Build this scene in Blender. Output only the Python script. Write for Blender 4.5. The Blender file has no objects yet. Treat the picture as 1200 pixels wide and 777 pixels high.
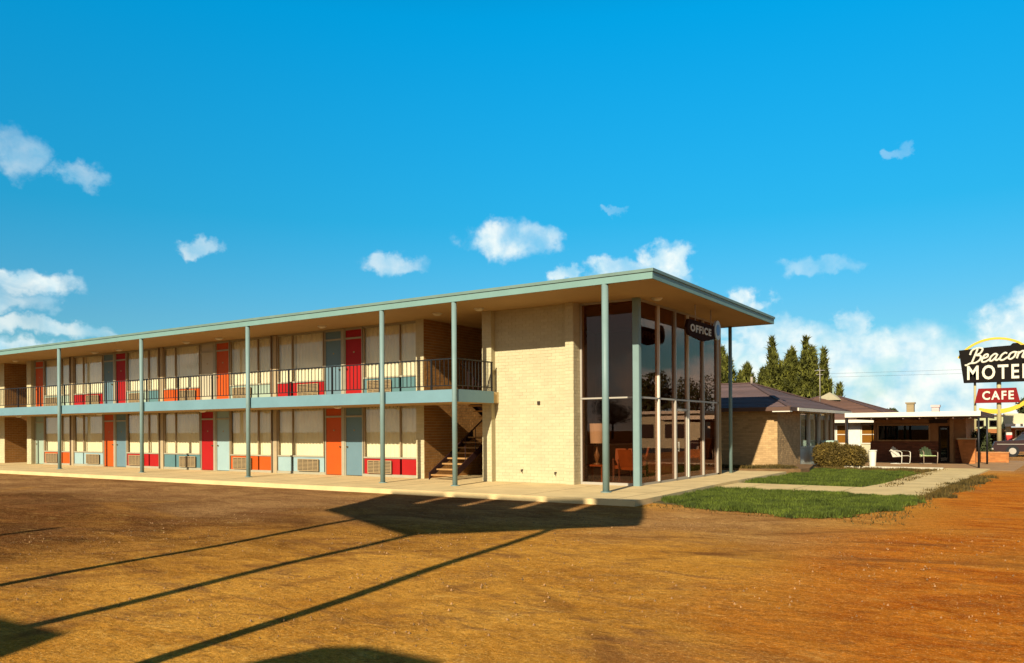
import bpy, math, random
import numpy as np
from mathutils import Vector, Matrix
random.seed(7); rng = np.random.default_rng(7)
R = math.radians
scene = bpy.context.scene
COL = scene.collection

# ------------------------------------------------------------------ camera
cam_d = bpy.data.cameras.new('camera'); cam = bpy.data.objects.new('camera', cam_d); COL.objects.link(cam)
cam_d.sensor_width = 36; cam_d.lens = 939 / 1200 * 36; cam_d.shift_y = (503.7 - 388.5) / 1200
cam_d.clip_end = 6000; cam_d.clip_start = 0.1
HEAD = math.atan(625 / 939.0)
cam.matrix_world = Matrix.Translation((0, 0, 1.69)) @ Matrix.Rotation(HEAD, 4, 'Z') @ Matrix.Rotation(R(90), 4, 'X') @ Matrix.Rotation(-0.0059, 4, 'Z')
scene.camera = cam
scene.view_settings.view_transform = 'Standard'; scene.view_settings.look = 'None'
scene.view_settings.exposure = 0.85; scene.view_settings.gamma = 1.0
scene.render.resolution_x = 1024; scene.render.resolution_y = 663

# ------------------------------------------------------------------ sun
SUN_AZ = 100.5      # ground direction the light travels, degrees from +X
TAN_EL = 0.53
dx, dy = math.cos(R(SUN_AZ)), math.sin(R(SUN_AZ))
sun_d = bpy.data.lights.new('sun', 'SUN'); sun = bpy.data.objects.new('sun', sun_d); COL.objects.link(sun)
sun_d.energy = 4.9; sun_d.angle = R(0.5); sun_d.color = (1.0, 0.9, 0.72)
sun.rotation_euler = Vector((dx, dy, -TAN_EL)).to_track_quat('-Z', 'Y').to_euler()
sun.location = (-20, -20, 30)

# ------------------------------------------------------------------ world: sky and clouds
world = bpy.data.worlds.new('World'); scene.world = world; world.use_nodes = True
wt = world.node_tree; wt.nodes.clear()
def wn(t, **kw):
    n = wt.nodes.new(t)
    for k, v in kw.items(): setattr(n, k, v)
    return n
def wl(a, b): wt.links.new(a, b)
def wmath(op, a, b=None, c=None, clamp=False):
    n = wn('ShaderNodeMath', operation=op, use_clamp=clamp)
    for i, v in enumerate((a, b, c)):
        if v is None: continue
        if isinstance(v, (int, float)): n.inputs[i].default_value = v
        else: wl(v, n.inputs[i])
    return n.outputs[0]
sky = wn('ShaderNodeTexSky', sky_type='NISHITA'); sky.sun_disc = False
sky.sun_elevation = math.atan(TAN_EL)
sky.sun_rotation = math.atan2(-dx, -dy)      # compass angle of the sun from +Y towards +X
sky.air_density = 1.0; sky.dust_density = 0.6; sky.ozone_density = 3.0
geo = wn('ShaderNodeNewGeometry')
tc = wn('ShaderNodeTexCoord')
sep = wn('ShaderNodeSeparateXYZ'); wl(tc.outputs['Generated'], sep.inputs[0])
az = wmath('MULTIPLY', wmath('ARCTAN2', sep.outputs[0], sep.outputs[1]), 57.29578)   # degrees, 0 = +Y, clockwise
el = wmath('MULTIPLY', wmath('ARCSINE', sep.outputs[2]), 57.29578)
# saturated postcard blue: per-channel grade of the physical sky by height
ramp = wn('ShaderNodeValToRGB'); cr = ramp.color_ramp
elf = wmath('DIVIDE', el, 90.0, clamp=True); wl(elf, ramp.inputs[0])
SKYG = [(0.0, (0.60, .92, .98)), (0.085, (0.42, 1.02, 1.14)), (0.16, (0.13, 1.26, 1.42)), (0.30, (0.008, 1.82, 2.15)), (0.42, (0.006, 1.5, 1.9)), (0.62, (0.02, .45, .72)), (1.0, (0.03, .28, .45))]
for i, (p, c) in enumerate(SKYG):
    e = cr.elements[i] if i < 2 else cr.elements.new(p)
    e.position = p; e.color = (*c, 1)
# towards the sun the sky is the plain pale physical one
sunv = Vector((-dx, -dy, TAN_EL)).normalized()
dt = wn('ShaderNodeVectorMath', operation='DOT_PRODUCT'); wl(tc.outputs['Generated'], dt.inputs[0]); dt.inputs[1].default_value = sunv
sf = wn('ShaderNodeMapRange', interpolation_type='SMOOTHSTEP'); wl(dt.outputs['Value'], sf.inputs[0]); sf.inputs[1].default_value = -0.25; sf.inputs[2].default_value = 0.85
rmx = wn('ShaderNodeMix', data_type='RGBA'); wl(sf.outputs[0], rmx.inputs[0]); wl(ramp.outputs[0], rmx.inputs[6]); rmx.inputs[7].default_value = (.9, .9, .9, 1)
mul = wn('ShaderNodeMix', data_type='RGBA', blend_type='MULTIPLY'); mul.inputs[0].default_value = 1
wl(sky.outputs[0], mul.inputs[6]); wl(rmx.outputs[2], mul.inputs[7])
cv = wn('ShaderNodeCombineXYZ'); wl(az, cv.inputs[0]); wl(el, cv.inputs[1])
def noise(scale, detail, vec, rough=0.55, dist=0.0):
    n = wn('ShaderNodeTexNoise'); n.inputs['Scale'].default_value = scale; n.inputs['Detail'].default_value = detail
    n.inputs['Roughness'].default_value = rough; n.inputs['Distortion'].default_value = dist
    wl(vec, n.inputs['Vector']); return n
n1 = noise(0.5, 8, cv.outputs[0], 0.58)
off = wn('ShaderNodeVectorMath', operation='SUBTRACT'); wl(n1.outputs['Color'], off.inputs[0]); off.inputs[1].default_value = (0.5, 0.5, 0.5)
offs = wn('ShaderNodeVectorMath', operation='MULTIPLY'); wl(off.outputs[0], offs.inputs[0]); offs.inputs[1].default_value = (5.0, 3.0, 0)
cvd = wn('ShaderNodeVectorMath', operation='ADD'); wl(cv.outputs[0], cvd.inputs[0]); wl(offs.outputs[0], cvd.inputs[1])
# azimuth, elevation, half width, half height (degrees), opacity
CLOUDS = [
 (-65.2,16.6,1.9,1.5,.40),(-62.0,15.9,1.8,1.0,.38),(-64.8,9.0,3.4,.85,.9),(-66.0,7.9,3.0,.8,.6),(-64.0,6.5,4.6,.65,.65),(-60.5,6.2,2.0,.4,.55),(-69,5,6,1,.7),
 (-54.9,12.2,1.7,.65,.5),(-41.8,11.6,2.6,.8,.5),(-33.8,13.3,3.6,1.5,.85),(-31.9,13.3,2.5,1.2,.7),(-26.6,15.2,.7,.4,.25),
 (-30.0,10.9,1.2,.6,.9),(-26.5,11.2,2.2,.8,.95),(-22.8,11.6,1.9,1.3,1.0),(-24.2,10.6,3.4,1.0,.9),(-17.3,8.8,1.7,1.1,1.0),
 (-12.6,10.6,3.0,.7,.36),(-7.5,17.3,.9,.35,.2),(-16.5,6.8,3.2,1.2,.9),(-10.6,6.9,1.6,1.1,.8),(-12.2,5.9,3.4,.9,.9),
 (-.5,5.8,3.6,2.3,1.0),(-3.0,4.2,4.0,1.7,.95),(3.5,7.6,4.5,2.6,1.0),(-19,3.5,5,2.3,.95),
 (-10,4.4,9,2.4,.95),(-14.5,5.6,4.5,1.6,.95),(-6,4.6,6,1.5,.9),(1.2,6.6,4,2.4,1.0),(-66,4.9,6,.8,.85),
 (22,9,7,3,.8),(40,13,5,1.5,.5),(62,8,9,2.6,.8),(100,12,5,1.8,.6),(150,9,8,2.5,.8),(-140,10,7,2.2,.7),(-100,8,8,2,.8),(180,20,6,1.6,.4)]
acc = None
for (a, e_, ra, re, op) in CLOUDS:
    s_ = wn('ShaderNodeVectorMath', operation='SUBTRACT'); wl(cvd.outputs[0], s_.inputs[0]); s_.inputs[1].default_value = (a, e_, 0)
    m_ = wn('ShaderNodeVectorMath', operation='MULTIPLY'); wl(s_.outputs[0], m_.inputs[0]); m_.inputs[1].default_value = (1 / ra, 1 / re, 0)
    l_ = wn('ShaderNodeVectorMath', operation='LENGTH'); wl(m_.outputs[0], l_.inputs[0])
    r_ = wn('ShaderNodeMapRange', interpolation_type='SMOOTHSTEP'); wl(l_.outputs['Value'], r_.inputs[0])
    r_.inputs[1].default_value = 1.12; r_.inputs[2].default_value = 0.50; r_.inputs[3].default_value = 0; r_.inputs[4].default_value = op
    acc = r_.outputs[0] if acc is None else wmath('MAXIMUM', acc, r_.outputs[0])
# low bank of cumulus along the horizon, all the way round, its top uneven
sx = wn('ShaderNodeVectorMath', operation='MULTIPLY'); wl(cv.outputs[0], sx.inputs[0]); sx.inputs[1].default_value = (0.12, 0.3, 0)
nb = noise(1.0, 8, sx.outputs[0], 0.62)
top = wmath('ADD', wmath('MULTIPLY', wmath('SUBTRACT', nb.outputs[0], 0.5), 11.0), 4.9)
d_ = wmath('SUBTRACT', top, el)
bank = wn('ShaderNodeMapRange', interpolation_type='SMOOTHSTEP'); wl(d_, bank.inputs[0])
bank.inputs[1].default_value = -0.3; bank.inputs[2].default_value = 0.9; bank.inputs[3].default_value = 0; bank.inputs[4].default_value = 0.9
acc = wmath('MAXIMUM', acc, bank.outputs[0])
# wisps inside the clouds
n2 = noise(0.30, 7, cv.outputs[0], 0.55, 0.5)
wisp = wn('ShaderNodeMapRange', interpolation_type='SMOOTHSTEP'); wl(n2.outputs[0], wisp.inputs[0])
wisp.inputs[1].default_value = 0.32; wisp.inputs[2].default_value = 0.60; wisp.inputs[3].default_value = 0.45; wisp.inputs[4].default_value = 1.0
acc = wmath('MULTIPLY', acc, wisp.outputs[0], clamp=True)
n3 = noise(0.5, 6, cv.outputs[0], 0.52)
cc = wn('ShaderNodeMix', data_type='RGBA'); n3r = wn('ShaderNodeMapRange'); wl(n3.outputs[0], n3r.inputs[0]); n3r.inputs[1].default_value = .34; n3r.inputs[2].default_value = .62; wl(n3r.outputs[0], cc.inputs[0])
cc.inputs[6].default_value = (5.0, 8.2, 9.8, 1); cc.inputs[7].default_value = (11.2, 11.4, 10.6, 1)
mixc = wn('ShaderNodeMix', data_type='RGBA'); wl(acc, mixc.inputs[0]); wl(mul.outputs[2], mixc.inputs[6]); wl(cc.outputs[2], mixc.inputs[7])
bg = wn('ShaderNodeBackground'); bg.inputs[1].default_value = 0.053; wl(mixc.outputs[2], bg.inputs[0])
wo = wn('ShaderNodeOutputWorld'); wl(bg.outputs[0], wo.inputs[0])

# ------------------------------------------------------------------ materials
MATS = {}
ALB = 0.68
def mat(name, col, rough=0.7, var=0.12, vscale=3.0, bump=0.0, bscale=60.0, metal=0.0, island=0.0, stretch=(1, 1, 1), spec=0.3, col2=None):
    m = bpy.data.materials.new(name); m.use_nodes = True; t = m.node_tree; p = t.nodes['Principled BSDF']
    col = tuple(c*ALB for c in col); col2 = tuple(c*ALB for c in col2) if col2 else None
    p.inputs['Roughness'].default_value = rough; p.inputs['Metallic'].default_value = metal
    p.inputs['Specular IOR Level'].default_value = spec
    g = t.nodes.new('ShaderNodeNewGeometry'); mp = t.nodes.new('ShaderNodeVectorMath'); mp.operation = 'MULTIPLY'
    t.links.new(g.outputs['Position'], mp.inputs[0]); mp.inputs[1].default_value = stretch
    n = t.nodes.new('ShaderNodeTexNoise'); n.inputs['Scale'].default_value = vscale; n.inputs['Detail'].default_value = 6; n.inputs['Roughness'].default_value = 0.65
    t.links.new(mp.outputs[0], n.inputs['Vector'])
    rmp = t.nodes.new('ShaderNodeMapRange'); rmp.inputs[1].default_value = 0.3; rmp.inputs[2].default_value = 0.7
    t.links.new(n.outputs[0], rmp.inputs[0])
    mx = t.nodes.new('ShaderNodeMix'); mx.data_type = 'RGBA'
    c2 = col2 if col2 else tuple(c * (1 + var) for c in col)
    mx.inputs[6].default_value = (*[c * (1 - var) for c in col], 1); mx.inputs[7].default_value = (*c2, 1)
    t.links.new(rmp.outputs[0], mx.inputs[0]); out = mx.outputs[2]
    if island:
        ig = t.nodes.new('ShaderNodeMapRange'); ig.inputs[3].default_value = 1 - island; ig.inputs[4].default_value = 1 + island
        t.links.new(g.outputs['Random Per Island'], ig.inputs[0])
        vm = t.nodes.new('ShaderNodeVectorMath'); vm.operation = 'SCALE'
        t.links.new(out, vm.inputs[0]); t.links.new(ig.outputs[0], vm.inputs['Scale']); out = vm.outputs[0]
    t.links.new(out, p.inputs['Base Color'])
    if bump:
        nb_ = t.nodes.new('ShaderNodeTexNoise'); nb_.inputs['Scale'].default_value = bscale; nb_.inputs['Detail'].default_value = 4
        t.links.new(mp.outputs[0], nb_.inputs['Vector'])
        b = t.nodes.new('ShaderNodeBump'); b.inputs['Strength'].default_value = bump; b.inputs['Distance'].default_value = 0.02
        t.links.new(nb_.outputs[0], b.inputs['Height']); t.links.new(b.outputs[0], p.inputs['Normal'])
    MATS[name] = m; return m
brick_m   = mat('cream_brick', (.60, .515, .295), .85, .08, 1.1, .3, 40, island=.05)
mortar_m  = mat('mortar', (.56, .47, .255), .95, .08, 4)
tanbrick  = mat('tan_brick', (.56, .35, .15), .9, .12, 2.0, .3, 40, island=.16)
tanmortar = mat('tan_mortar', (.44, .28, .12), .95, .1, 4)
shadebrick = mat('cream_brick_shaded', (.40, .185, .045), .9, .10, 2.0, .3, 40, island=.12)  # cream brick darkened: breezeway shade and grazing sun put into its colour
brownbrick = mat('brown_brick', (.27, .095, .045), .9, .15, 2.0, .3, 40, island=.3)
orangebrick = mat('orange_brick', (.52, .19, .05), .9, .15, 2.0, .3, 40, island=.2)
fascia_m  = mat('fascia_aqua', (.195, .335, .285), .55, .08, 1.2, spec=.3)
trim_m    = mat('roof_trim', (.17, .26, .21), .5, .1, 2)
band_m    = mat('balcony_aqua', (.175, .315, .34), .55, .08, 1.0)
post_m    = mat('post_aqua', (.215, .315, .285), .5, .08, 2.0, spec=.3)
soffit_m  = mat('soffit_plaster', (.52, .33, .14), .8, .07, .8)
roofing_m = mat('roof_gravel', (.35, .33, .3), .95, .2, 6, .4)
slab_m    = mat('concrete', (.78, .57, .26), .9, .14, 1.3, .25, 30)
path_m    = mat('path_concrete', (.74, .54, .23), .9, .15, 1.3, .25, 30)
iron_m    = mat('railing_iron', (.012, .012, .012), .5, .2, 6)
stairm    = mat('stair_steel', (.035, .012, .010), .55, .2, 6)
tread_m   = mat('stair_tread', (.42, .22, .07), .85, .15, 6)
frame_m   = mat('window_frame', (.40, .36, .24), .5, .08, 3)
dframe_m  = mat('dark_frame', (.36, .26, .14), .55, .1, 3)
divid_m   = mat('divider_panel', (.46, .35, .19), .7, .1, 3)
white_m   = mat('white_paint', (.80, .74, .58), .5, .06, 2)
alum_m    = mat('mullion_aluminium', (.44, .39, .30), .4, .05, 2, metal=.0, spec=.5)
curtain_m = mat('curtain_cloth', (.98, .88, .60), .9, .05, 1.2)
grille_m  = mat('grille_tan', (.38, .27, .13), .6, .1, 6)
grilled_m = mat('grille_shadow', (.05, .035, .02), .8, .1, 6)
dark_m    = mat('dark_interior', (.05, .03, .02), .9, .1, 2)
wood_m    = mat('panelled_wood', (.12, .045, .02), .6, .25, 3, stretch=(6, 6, .6))
carpet_m  = mat('lobby_carpet', (.12, .04, .02), .95, .2, 8)
chairw_m  = mat('chair_orange_wood', (.32, .09, .018), .6, .15, 5)
shade_m   = mat('lamp_shade_cloth', (.78, .72, .60), .8, .03, 4)
knob_m    = mat('brass', (.45, .30, .12), .35, .05, 4, metal=1)
lens_m    = mat('ceiling_lens', (.75, .65, .45), .4, .05, 4)
C = {}
def paint(n, c): C[n] = mat('paint_' + n, c, .6, .06, 1.5, spec=.25)
paint('red', (.40, .006, .005)); paint('orange', (.58, .085, .004)); paint('teal', (.10, .21, .21)); paint('slate', (.14, .235, .26))
paint('pale_blue', (.33, .46, .44)); paint('pale_green', (.36, .45, .33)); paint('cream', (.55, .48, .32))

def glass(name, tint, refl=1.0, rough=0.0, gtint=(.95,.93,.9,1)):
    m = bpy.data.materials.new(name); m.use_nodes = True; t = m.node_tree; t.nodes.clear()
    tr = t.nodes.new('ShaderNodeBsdfTransparent'); tr.inputs[0].default_value = (*tint, 1)
    gl = t.nodes.new('ShaderNodeBsdfGlossy'); gl.inputs['Roughness'].default_value = rough; gl.inputs[0].default_value = gtint
    fa = t.nodes.new('ShaderNodeLayerWeight'); fa.inputs[0].default_value = .5     # Facing: 0 head on, 1 grazing
    pw_ = t.nodes.new('ShaderNodeMath'); pw_.operation = 'POWER'; pw_.inputs[1].default_value = 5.0; t.links.new(fa.outputs['Facing'], pw_.inputs[0])
    fr = t.nodes.new('ShaderNodeMath'); fr.operation = 'MULTIPLY_ADD'; fr.inputs[1].default_value = .96; fr.inputs[2].default_value = .04; t.links.new(pw_.outputs[0], fr.inputs[0])
    mm = t.nodes.new('ShaderNodeMath'); mm.operation = 'MULTIPLY'; mm.inputs[1].default_value = refl; mm.use_clamp = True
    mx = t.nodes.new('ShaderNodeMixShader'); o = t.nodes.new('ShaderNodeOutputMaterial')
    t.links.new(fr.outputs[0], mm.inputs[0]); t.links.new(mm.outputs[0], mx.inputs[0]); t.links.new(tr.outputs[0], mx.inputs[1]); t.links.new(gl.outputs[0], mx.inputs[2]); t.links.new(mx.outputs[0], o.inputs[0])
    return m
glass_room = glass('room_glass', (.95, .95, .92), 1.0)
glass_lobby = glass('lobby_glass', (.80, .68, .58), 1.0, 0.0, (.90,.66,.56,1))

# ------------------------------------------------------------------ mesh helper
class MB:
    def __init__(s): s.v = []; s.f = []; s.sm = []
    def add(s, vs, fs, sm=False):
        b = len(s.v); s.v += [tuple(v) for v in vs]; s.f += [tuple(b + i for i in f) for f in fs]; s.sm += [sm] * len(fs); return s
    def box(s, x0, x1, y0, y1, z0, z1):
        return s.add([(x0,y0,z0),(x1,y0,z0),(x1,y1,z0),(x0,y1,z0),(x0,y0,z1),(x1,y0,z1),(x1,y1,z1),(x0,y1,z1)],
                     [(0,3,2,1),(4,5,6,7),(0,1,5,4),(1,2,6,5),(2,3,7,6),(3,0,4,7)])
    def bbox(s, x0, x1, y0, y1, z0, z1, b=.01):      # box with chamfered vertical and top edges
        s.prism([(x0+b,y0),(x1-b,y0),(x1,y0+b),(x1,y1-b),(x1-b,y1),(x0+b,y1),(x0,y1-b),(x0,y0+b)], z0, z1); return s
    def prism(s, poly, z0, z1):
        n = len(poly); vs = [(x,y,z0) for x,y in poly] + [(x,y,z1) for x,y in poly]
        return s.add(vs, [tuple(range(n-1,-1,-1)), tuple(range(n,2*n))] + [(i,(i+1)%n,n+(i+1)%n,n+i) for i in range(n)])
    def extr(s, pts, vec, sm=False):                 # 3-D polygon extruded by vec
        n = len(pts); p = [Vector(q) for q in pts]; v = Vector(vec)
        return s.add([tuple(q) for q in p] + [tuple(q + v) for q in p], [tuple(range(n-1,-1,-1)), tuple(range(n,2*n))] + [(i,(i+1)%n,n+(i+1)%n,n+i) for i in range(n)], sm)
    def ring(s, x0, x1, z0, z1, y0, y1, t):          # rectangular frame standing in the XZ plane, one connected piece
        o = [(x0,z0),(x1,z0),(x1,z1),(x0,z1)]; i = [(x0+t,z0+t),(x1-t,z0+t),(x1-t,z1-t),(x0+t,z1-t)]
        vs = [(x,y0,z) for x,z in o+i] + [(x,y1,z) for x,z in o+i]; fs = []
        for k in range(4):
            n = (k+1)%4; fs += [(k,n,4+n,4+k),(8+k,12+k,12+n,8+n),(k,8+k,8+n,n),(4+k,4+n,12+n,12+k)]
        return s.add(vs, fs)
    def ringx(s, y0, y1, z0, z1, x0, x1, t):         # the same in the YZ plane
        m = MB().ring(y0,y1,z0,z1,x0,x1,t); return s.add([(b,a,c) for a,b,c in m.v], m.f)
    def cyl(s, p0, p1, r0, r1=None, n=12, cap=True):
        r1 = r0 if r1 is None else r1; p0 = Vector(p0); p1 = Vector(p1); d = (p1 - p0).normalized()
        a = d.orthogonal().normalized(); b = d.cross(a)
        vs = [tuple(p0 + (a*math.cos(2*math.pi*i/n) + b*math.sin(2*math.pi*i/n))*r0) for i in range(n)] + [tuple(p1 + (a*math.cos(2*math.pi*i/n) + b*math.sin(2*math.pi*i/n))*r1) for i in range(n)]
        base = len(s.v); s.add(vs, [(i,(i+1)%n,n+(i+1)%n,n+i) for i in range(n)], True)
        if cap:
            s.f += [tuple(base + i for i in range(n-1,-1,-1)), tuple(base + n + i for i in range(n))]; s.sm += [False, False]
        return s
    def bar(s, p0, p1, w, h):                        # square bar between two points
        p0 = Vector(p0); p1 = Vector(p1); d = (p1 - p0).normalized(); up = Vector((0,0,1)) if abs(d.z) < .95 else Vector((0,1,0))
        a = d.cross(up).normalized() * w / 2; b = a.normalized().cross(d).normalized() * h / 2
        vs = [p0-a-b, p0+a-b, p0+a+b, p0-a+b, p1-a-b, p1+a-b, p1+a+b, p1-a+b]
        return s.add([tuple(v) for v in vs], [(0,3,2,1),(4,5,6,7),(0,1,5,4),(1,2,6,5),(2,3,7,6),(3,0,4,7)])
    def tube(s, pts, r, n=8):
        pts = [Vector(p) for p in pts]; rings = []
        ref = None
        for i, p in enumerate(pts):
            d = (pts[min(i+1, len(pts)-1)] - pts[max(i-1, 0)]).normalized()
            if ref is None: ref = d.orthogonal().normalized()
            a = (ref - d * ref.dot(d)).normalized(); ref = a; b = d.cross(a); rr = r[i] if isinstance(r, (list, tuple)) else r
            rings.append([tuple(p + (a*math.cos(2*math.pi*k/n) + b*math.sin(2*math.pi*k/n))*rr) for k in range(n)])
        vs = [v for ring in rings for v in ring]; fs = []
        for i in range(len(pts)-1):
            for k in range(n): fs.append((i*n+k, i*n+(k+1)%n, (i+1)*n+(k+1)%n, (i+1)*n+k))
        s.add(vs, fs, True); m = len(pts)-1
        return s.add([rings[0][k] for k in range(n)], [tuple(range(n-1,-1,-1))]).add([rings[m][k] for k in range(n)], [tuple(range(n))])
    def lathe(s, c, prof, n=16):                     # prof = [(r, z)]
        groups = [[prof[0]]]                         # split the normals at sharp bends of the profile
        for i in range(1, len(prof)):
            groups[-1].append(prof[i])
            if i < len(prof)-1:
                a_ = Vector((prof[i][0]-prof[i-1][0], prof[i][1]-prof[i-1][1])); b_ = Vector((prof[i+1][0]-prof[i][0], prof[i+1][1]-prof[i][1]))
                if a_.length > 0 and b_.length > 0 and a_.angle(b_) > .7: groups.append([prof[i]])
        for g_ in groups:
            vs = [(c[0]+r*math.cos(2*math.pi*k/n), c[1]+r*math.sin(2*math.pi*k/n), c[2]+z) for r, z in g_ for k in range(n)]
            s.add(vs, [(i*n+k, i*n+(k+1)%n, (i+1)*n+(k+1)%n, (i+1)*n+k) for i in range(len(g_)-1) for k in range(n)], True)
        return s
    def mesh(s, name):
        me = bpy.data.meshes.new(name); me.from_pydata(s.v, [], s.f); me.polygons.foreach_set('use_smooth', s.sm); me.update(); return me
def link(name, me, material, parent=None, loc=None, label=None, kind=None):
    if material is not None and not me.materials: me.materials.append(material)
    o = bpy.data.objects.new(name, me); COL.objects.link(o)
    if parent: o.parent = parent
    if loc: o.location = loc
    if label: o['label'] = label
    if kind: o['kind'] = kind
    return o
def obj(name, mb, material, parent=None, **kw): return link(name, mb.mesh(name), material, parent, **kw)
def tag(o, label, cat, group=None):
    o['label'] = label; o['category'] = cat
    if group: o['group'] = group
    return o
def thing(name, label, cat, loc=(0,0,0), rz=0, group=None):
    o = bpy.data.objects.new(name, None); COL.objects.link(o); o.location = loc; o.rotation_euler.z = rz; o.empty_display_size = .2
    return tag(o, label, cat, group)
def dup_tree(o, loc=None, rz=None, label=None, parent=None):
    c = o.copy(); COL.objects.link(c); c.parent = parent
    for ch in list(o.children): dup_tree(ch, parent=c)
    if loc is not None: c.location = loc
    if rz is not None: c.rotation_euler.z = rz
    if label: c['label'] = label
    return c
def bricks(origin, u, w, h, nrm, bw=.25, bh=.092, dep=.006, gap=.009, seed=1, cut=None):
    """running-bond bricks standing proud of a wall face; joined because each is only a few pixels"""
    rr = random.Random(seed); m = MB(); o = Vector(origin); u = Vector(u); n = Vector(nrm); z = Vector((0,0,1))
    rows = int(round(h / bh)); bh = h / rows
    for r in range(rows):
        x = -bw/2 if r % 2 else 0
        while x < w - .02:
            a0 = max(x, 0); a1 = min(x + bw, w); x += bw
            if a1 - a0 < .04: continue
            if cut and cut((a0+a1)/2, (r+.5)*bh): continue
            d = dep + rr.uniform(-.003, .003)
            p = [o + u*(a0+gap/2) + z*(r*bh+gap/2), o + u*(a1-gap/2) + z*(r*bh+gap/2), o + u*(a1-gap/2) + z*((r+1)*bh-gap/2), o + u*(a0+gap/2) + z*((r+1)*bh-gap/2)]
            q = [v + n*d for v in p]
            m.add([tuple(v) for v in p+q], [(4,5,6,7),(0,1,5,4),(1,2,6,5),(2,3,7,6),(3,0,4,7)])
    return m
def text_mesh(s, size, extrude, bold=0.0, shear=0.0, space=1.25):
    cu = bpy.data.curves.new('lettering', 'FONT'); cu.body = s; cu.size = size; cu.extrude = extrude; cu.offset = bold; cu.shear = shear
    cu.space_character = space; cu.resolution_u = 3; cu.align_x = 'LEFT'
    o = bpy.data.objects.new('tmp', cu); COL.objects.link(o); bpy.context.view_layer.update()
    me = bpy.data.meshes.new_from_object(o.evaluated_get(bpy.context.evaluated_depsgraph_get()))
    bpy.data.objects.remove(o); return me
def fit_text(me, x0, x1, z0, z1, y, face='-Y'):
    """scale letters into a box; face -Y reads along +X, face +X reads along +Y"""
    n = len(me.vertices); a = np.empty(n*3); me.vertices.foreach_get('co', a); a = a.reshape(-1,3)
    lo, hi = a.min(0), a.max(0)
    X = x0 + (a[:,0]-lo[0])/(hi[0]-lo[0])*(x1-x0); Z = z0 + (a[:,1]-lo[1])/(hi[1]-lo[1])*(z1-z0); D = a[:,2]
    if face == '-Y': b = np.stack([X, y - D, Z], 1)
    elif face == '+X': b = np.stack([y + D, X, Z], 1)
    elif face == '-X': b = np.stack([y - D, x0 + x1 - X, Z], 1)
    me.vertices.foreach_set('co', b.ravel()); me.update(); return me

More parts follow.
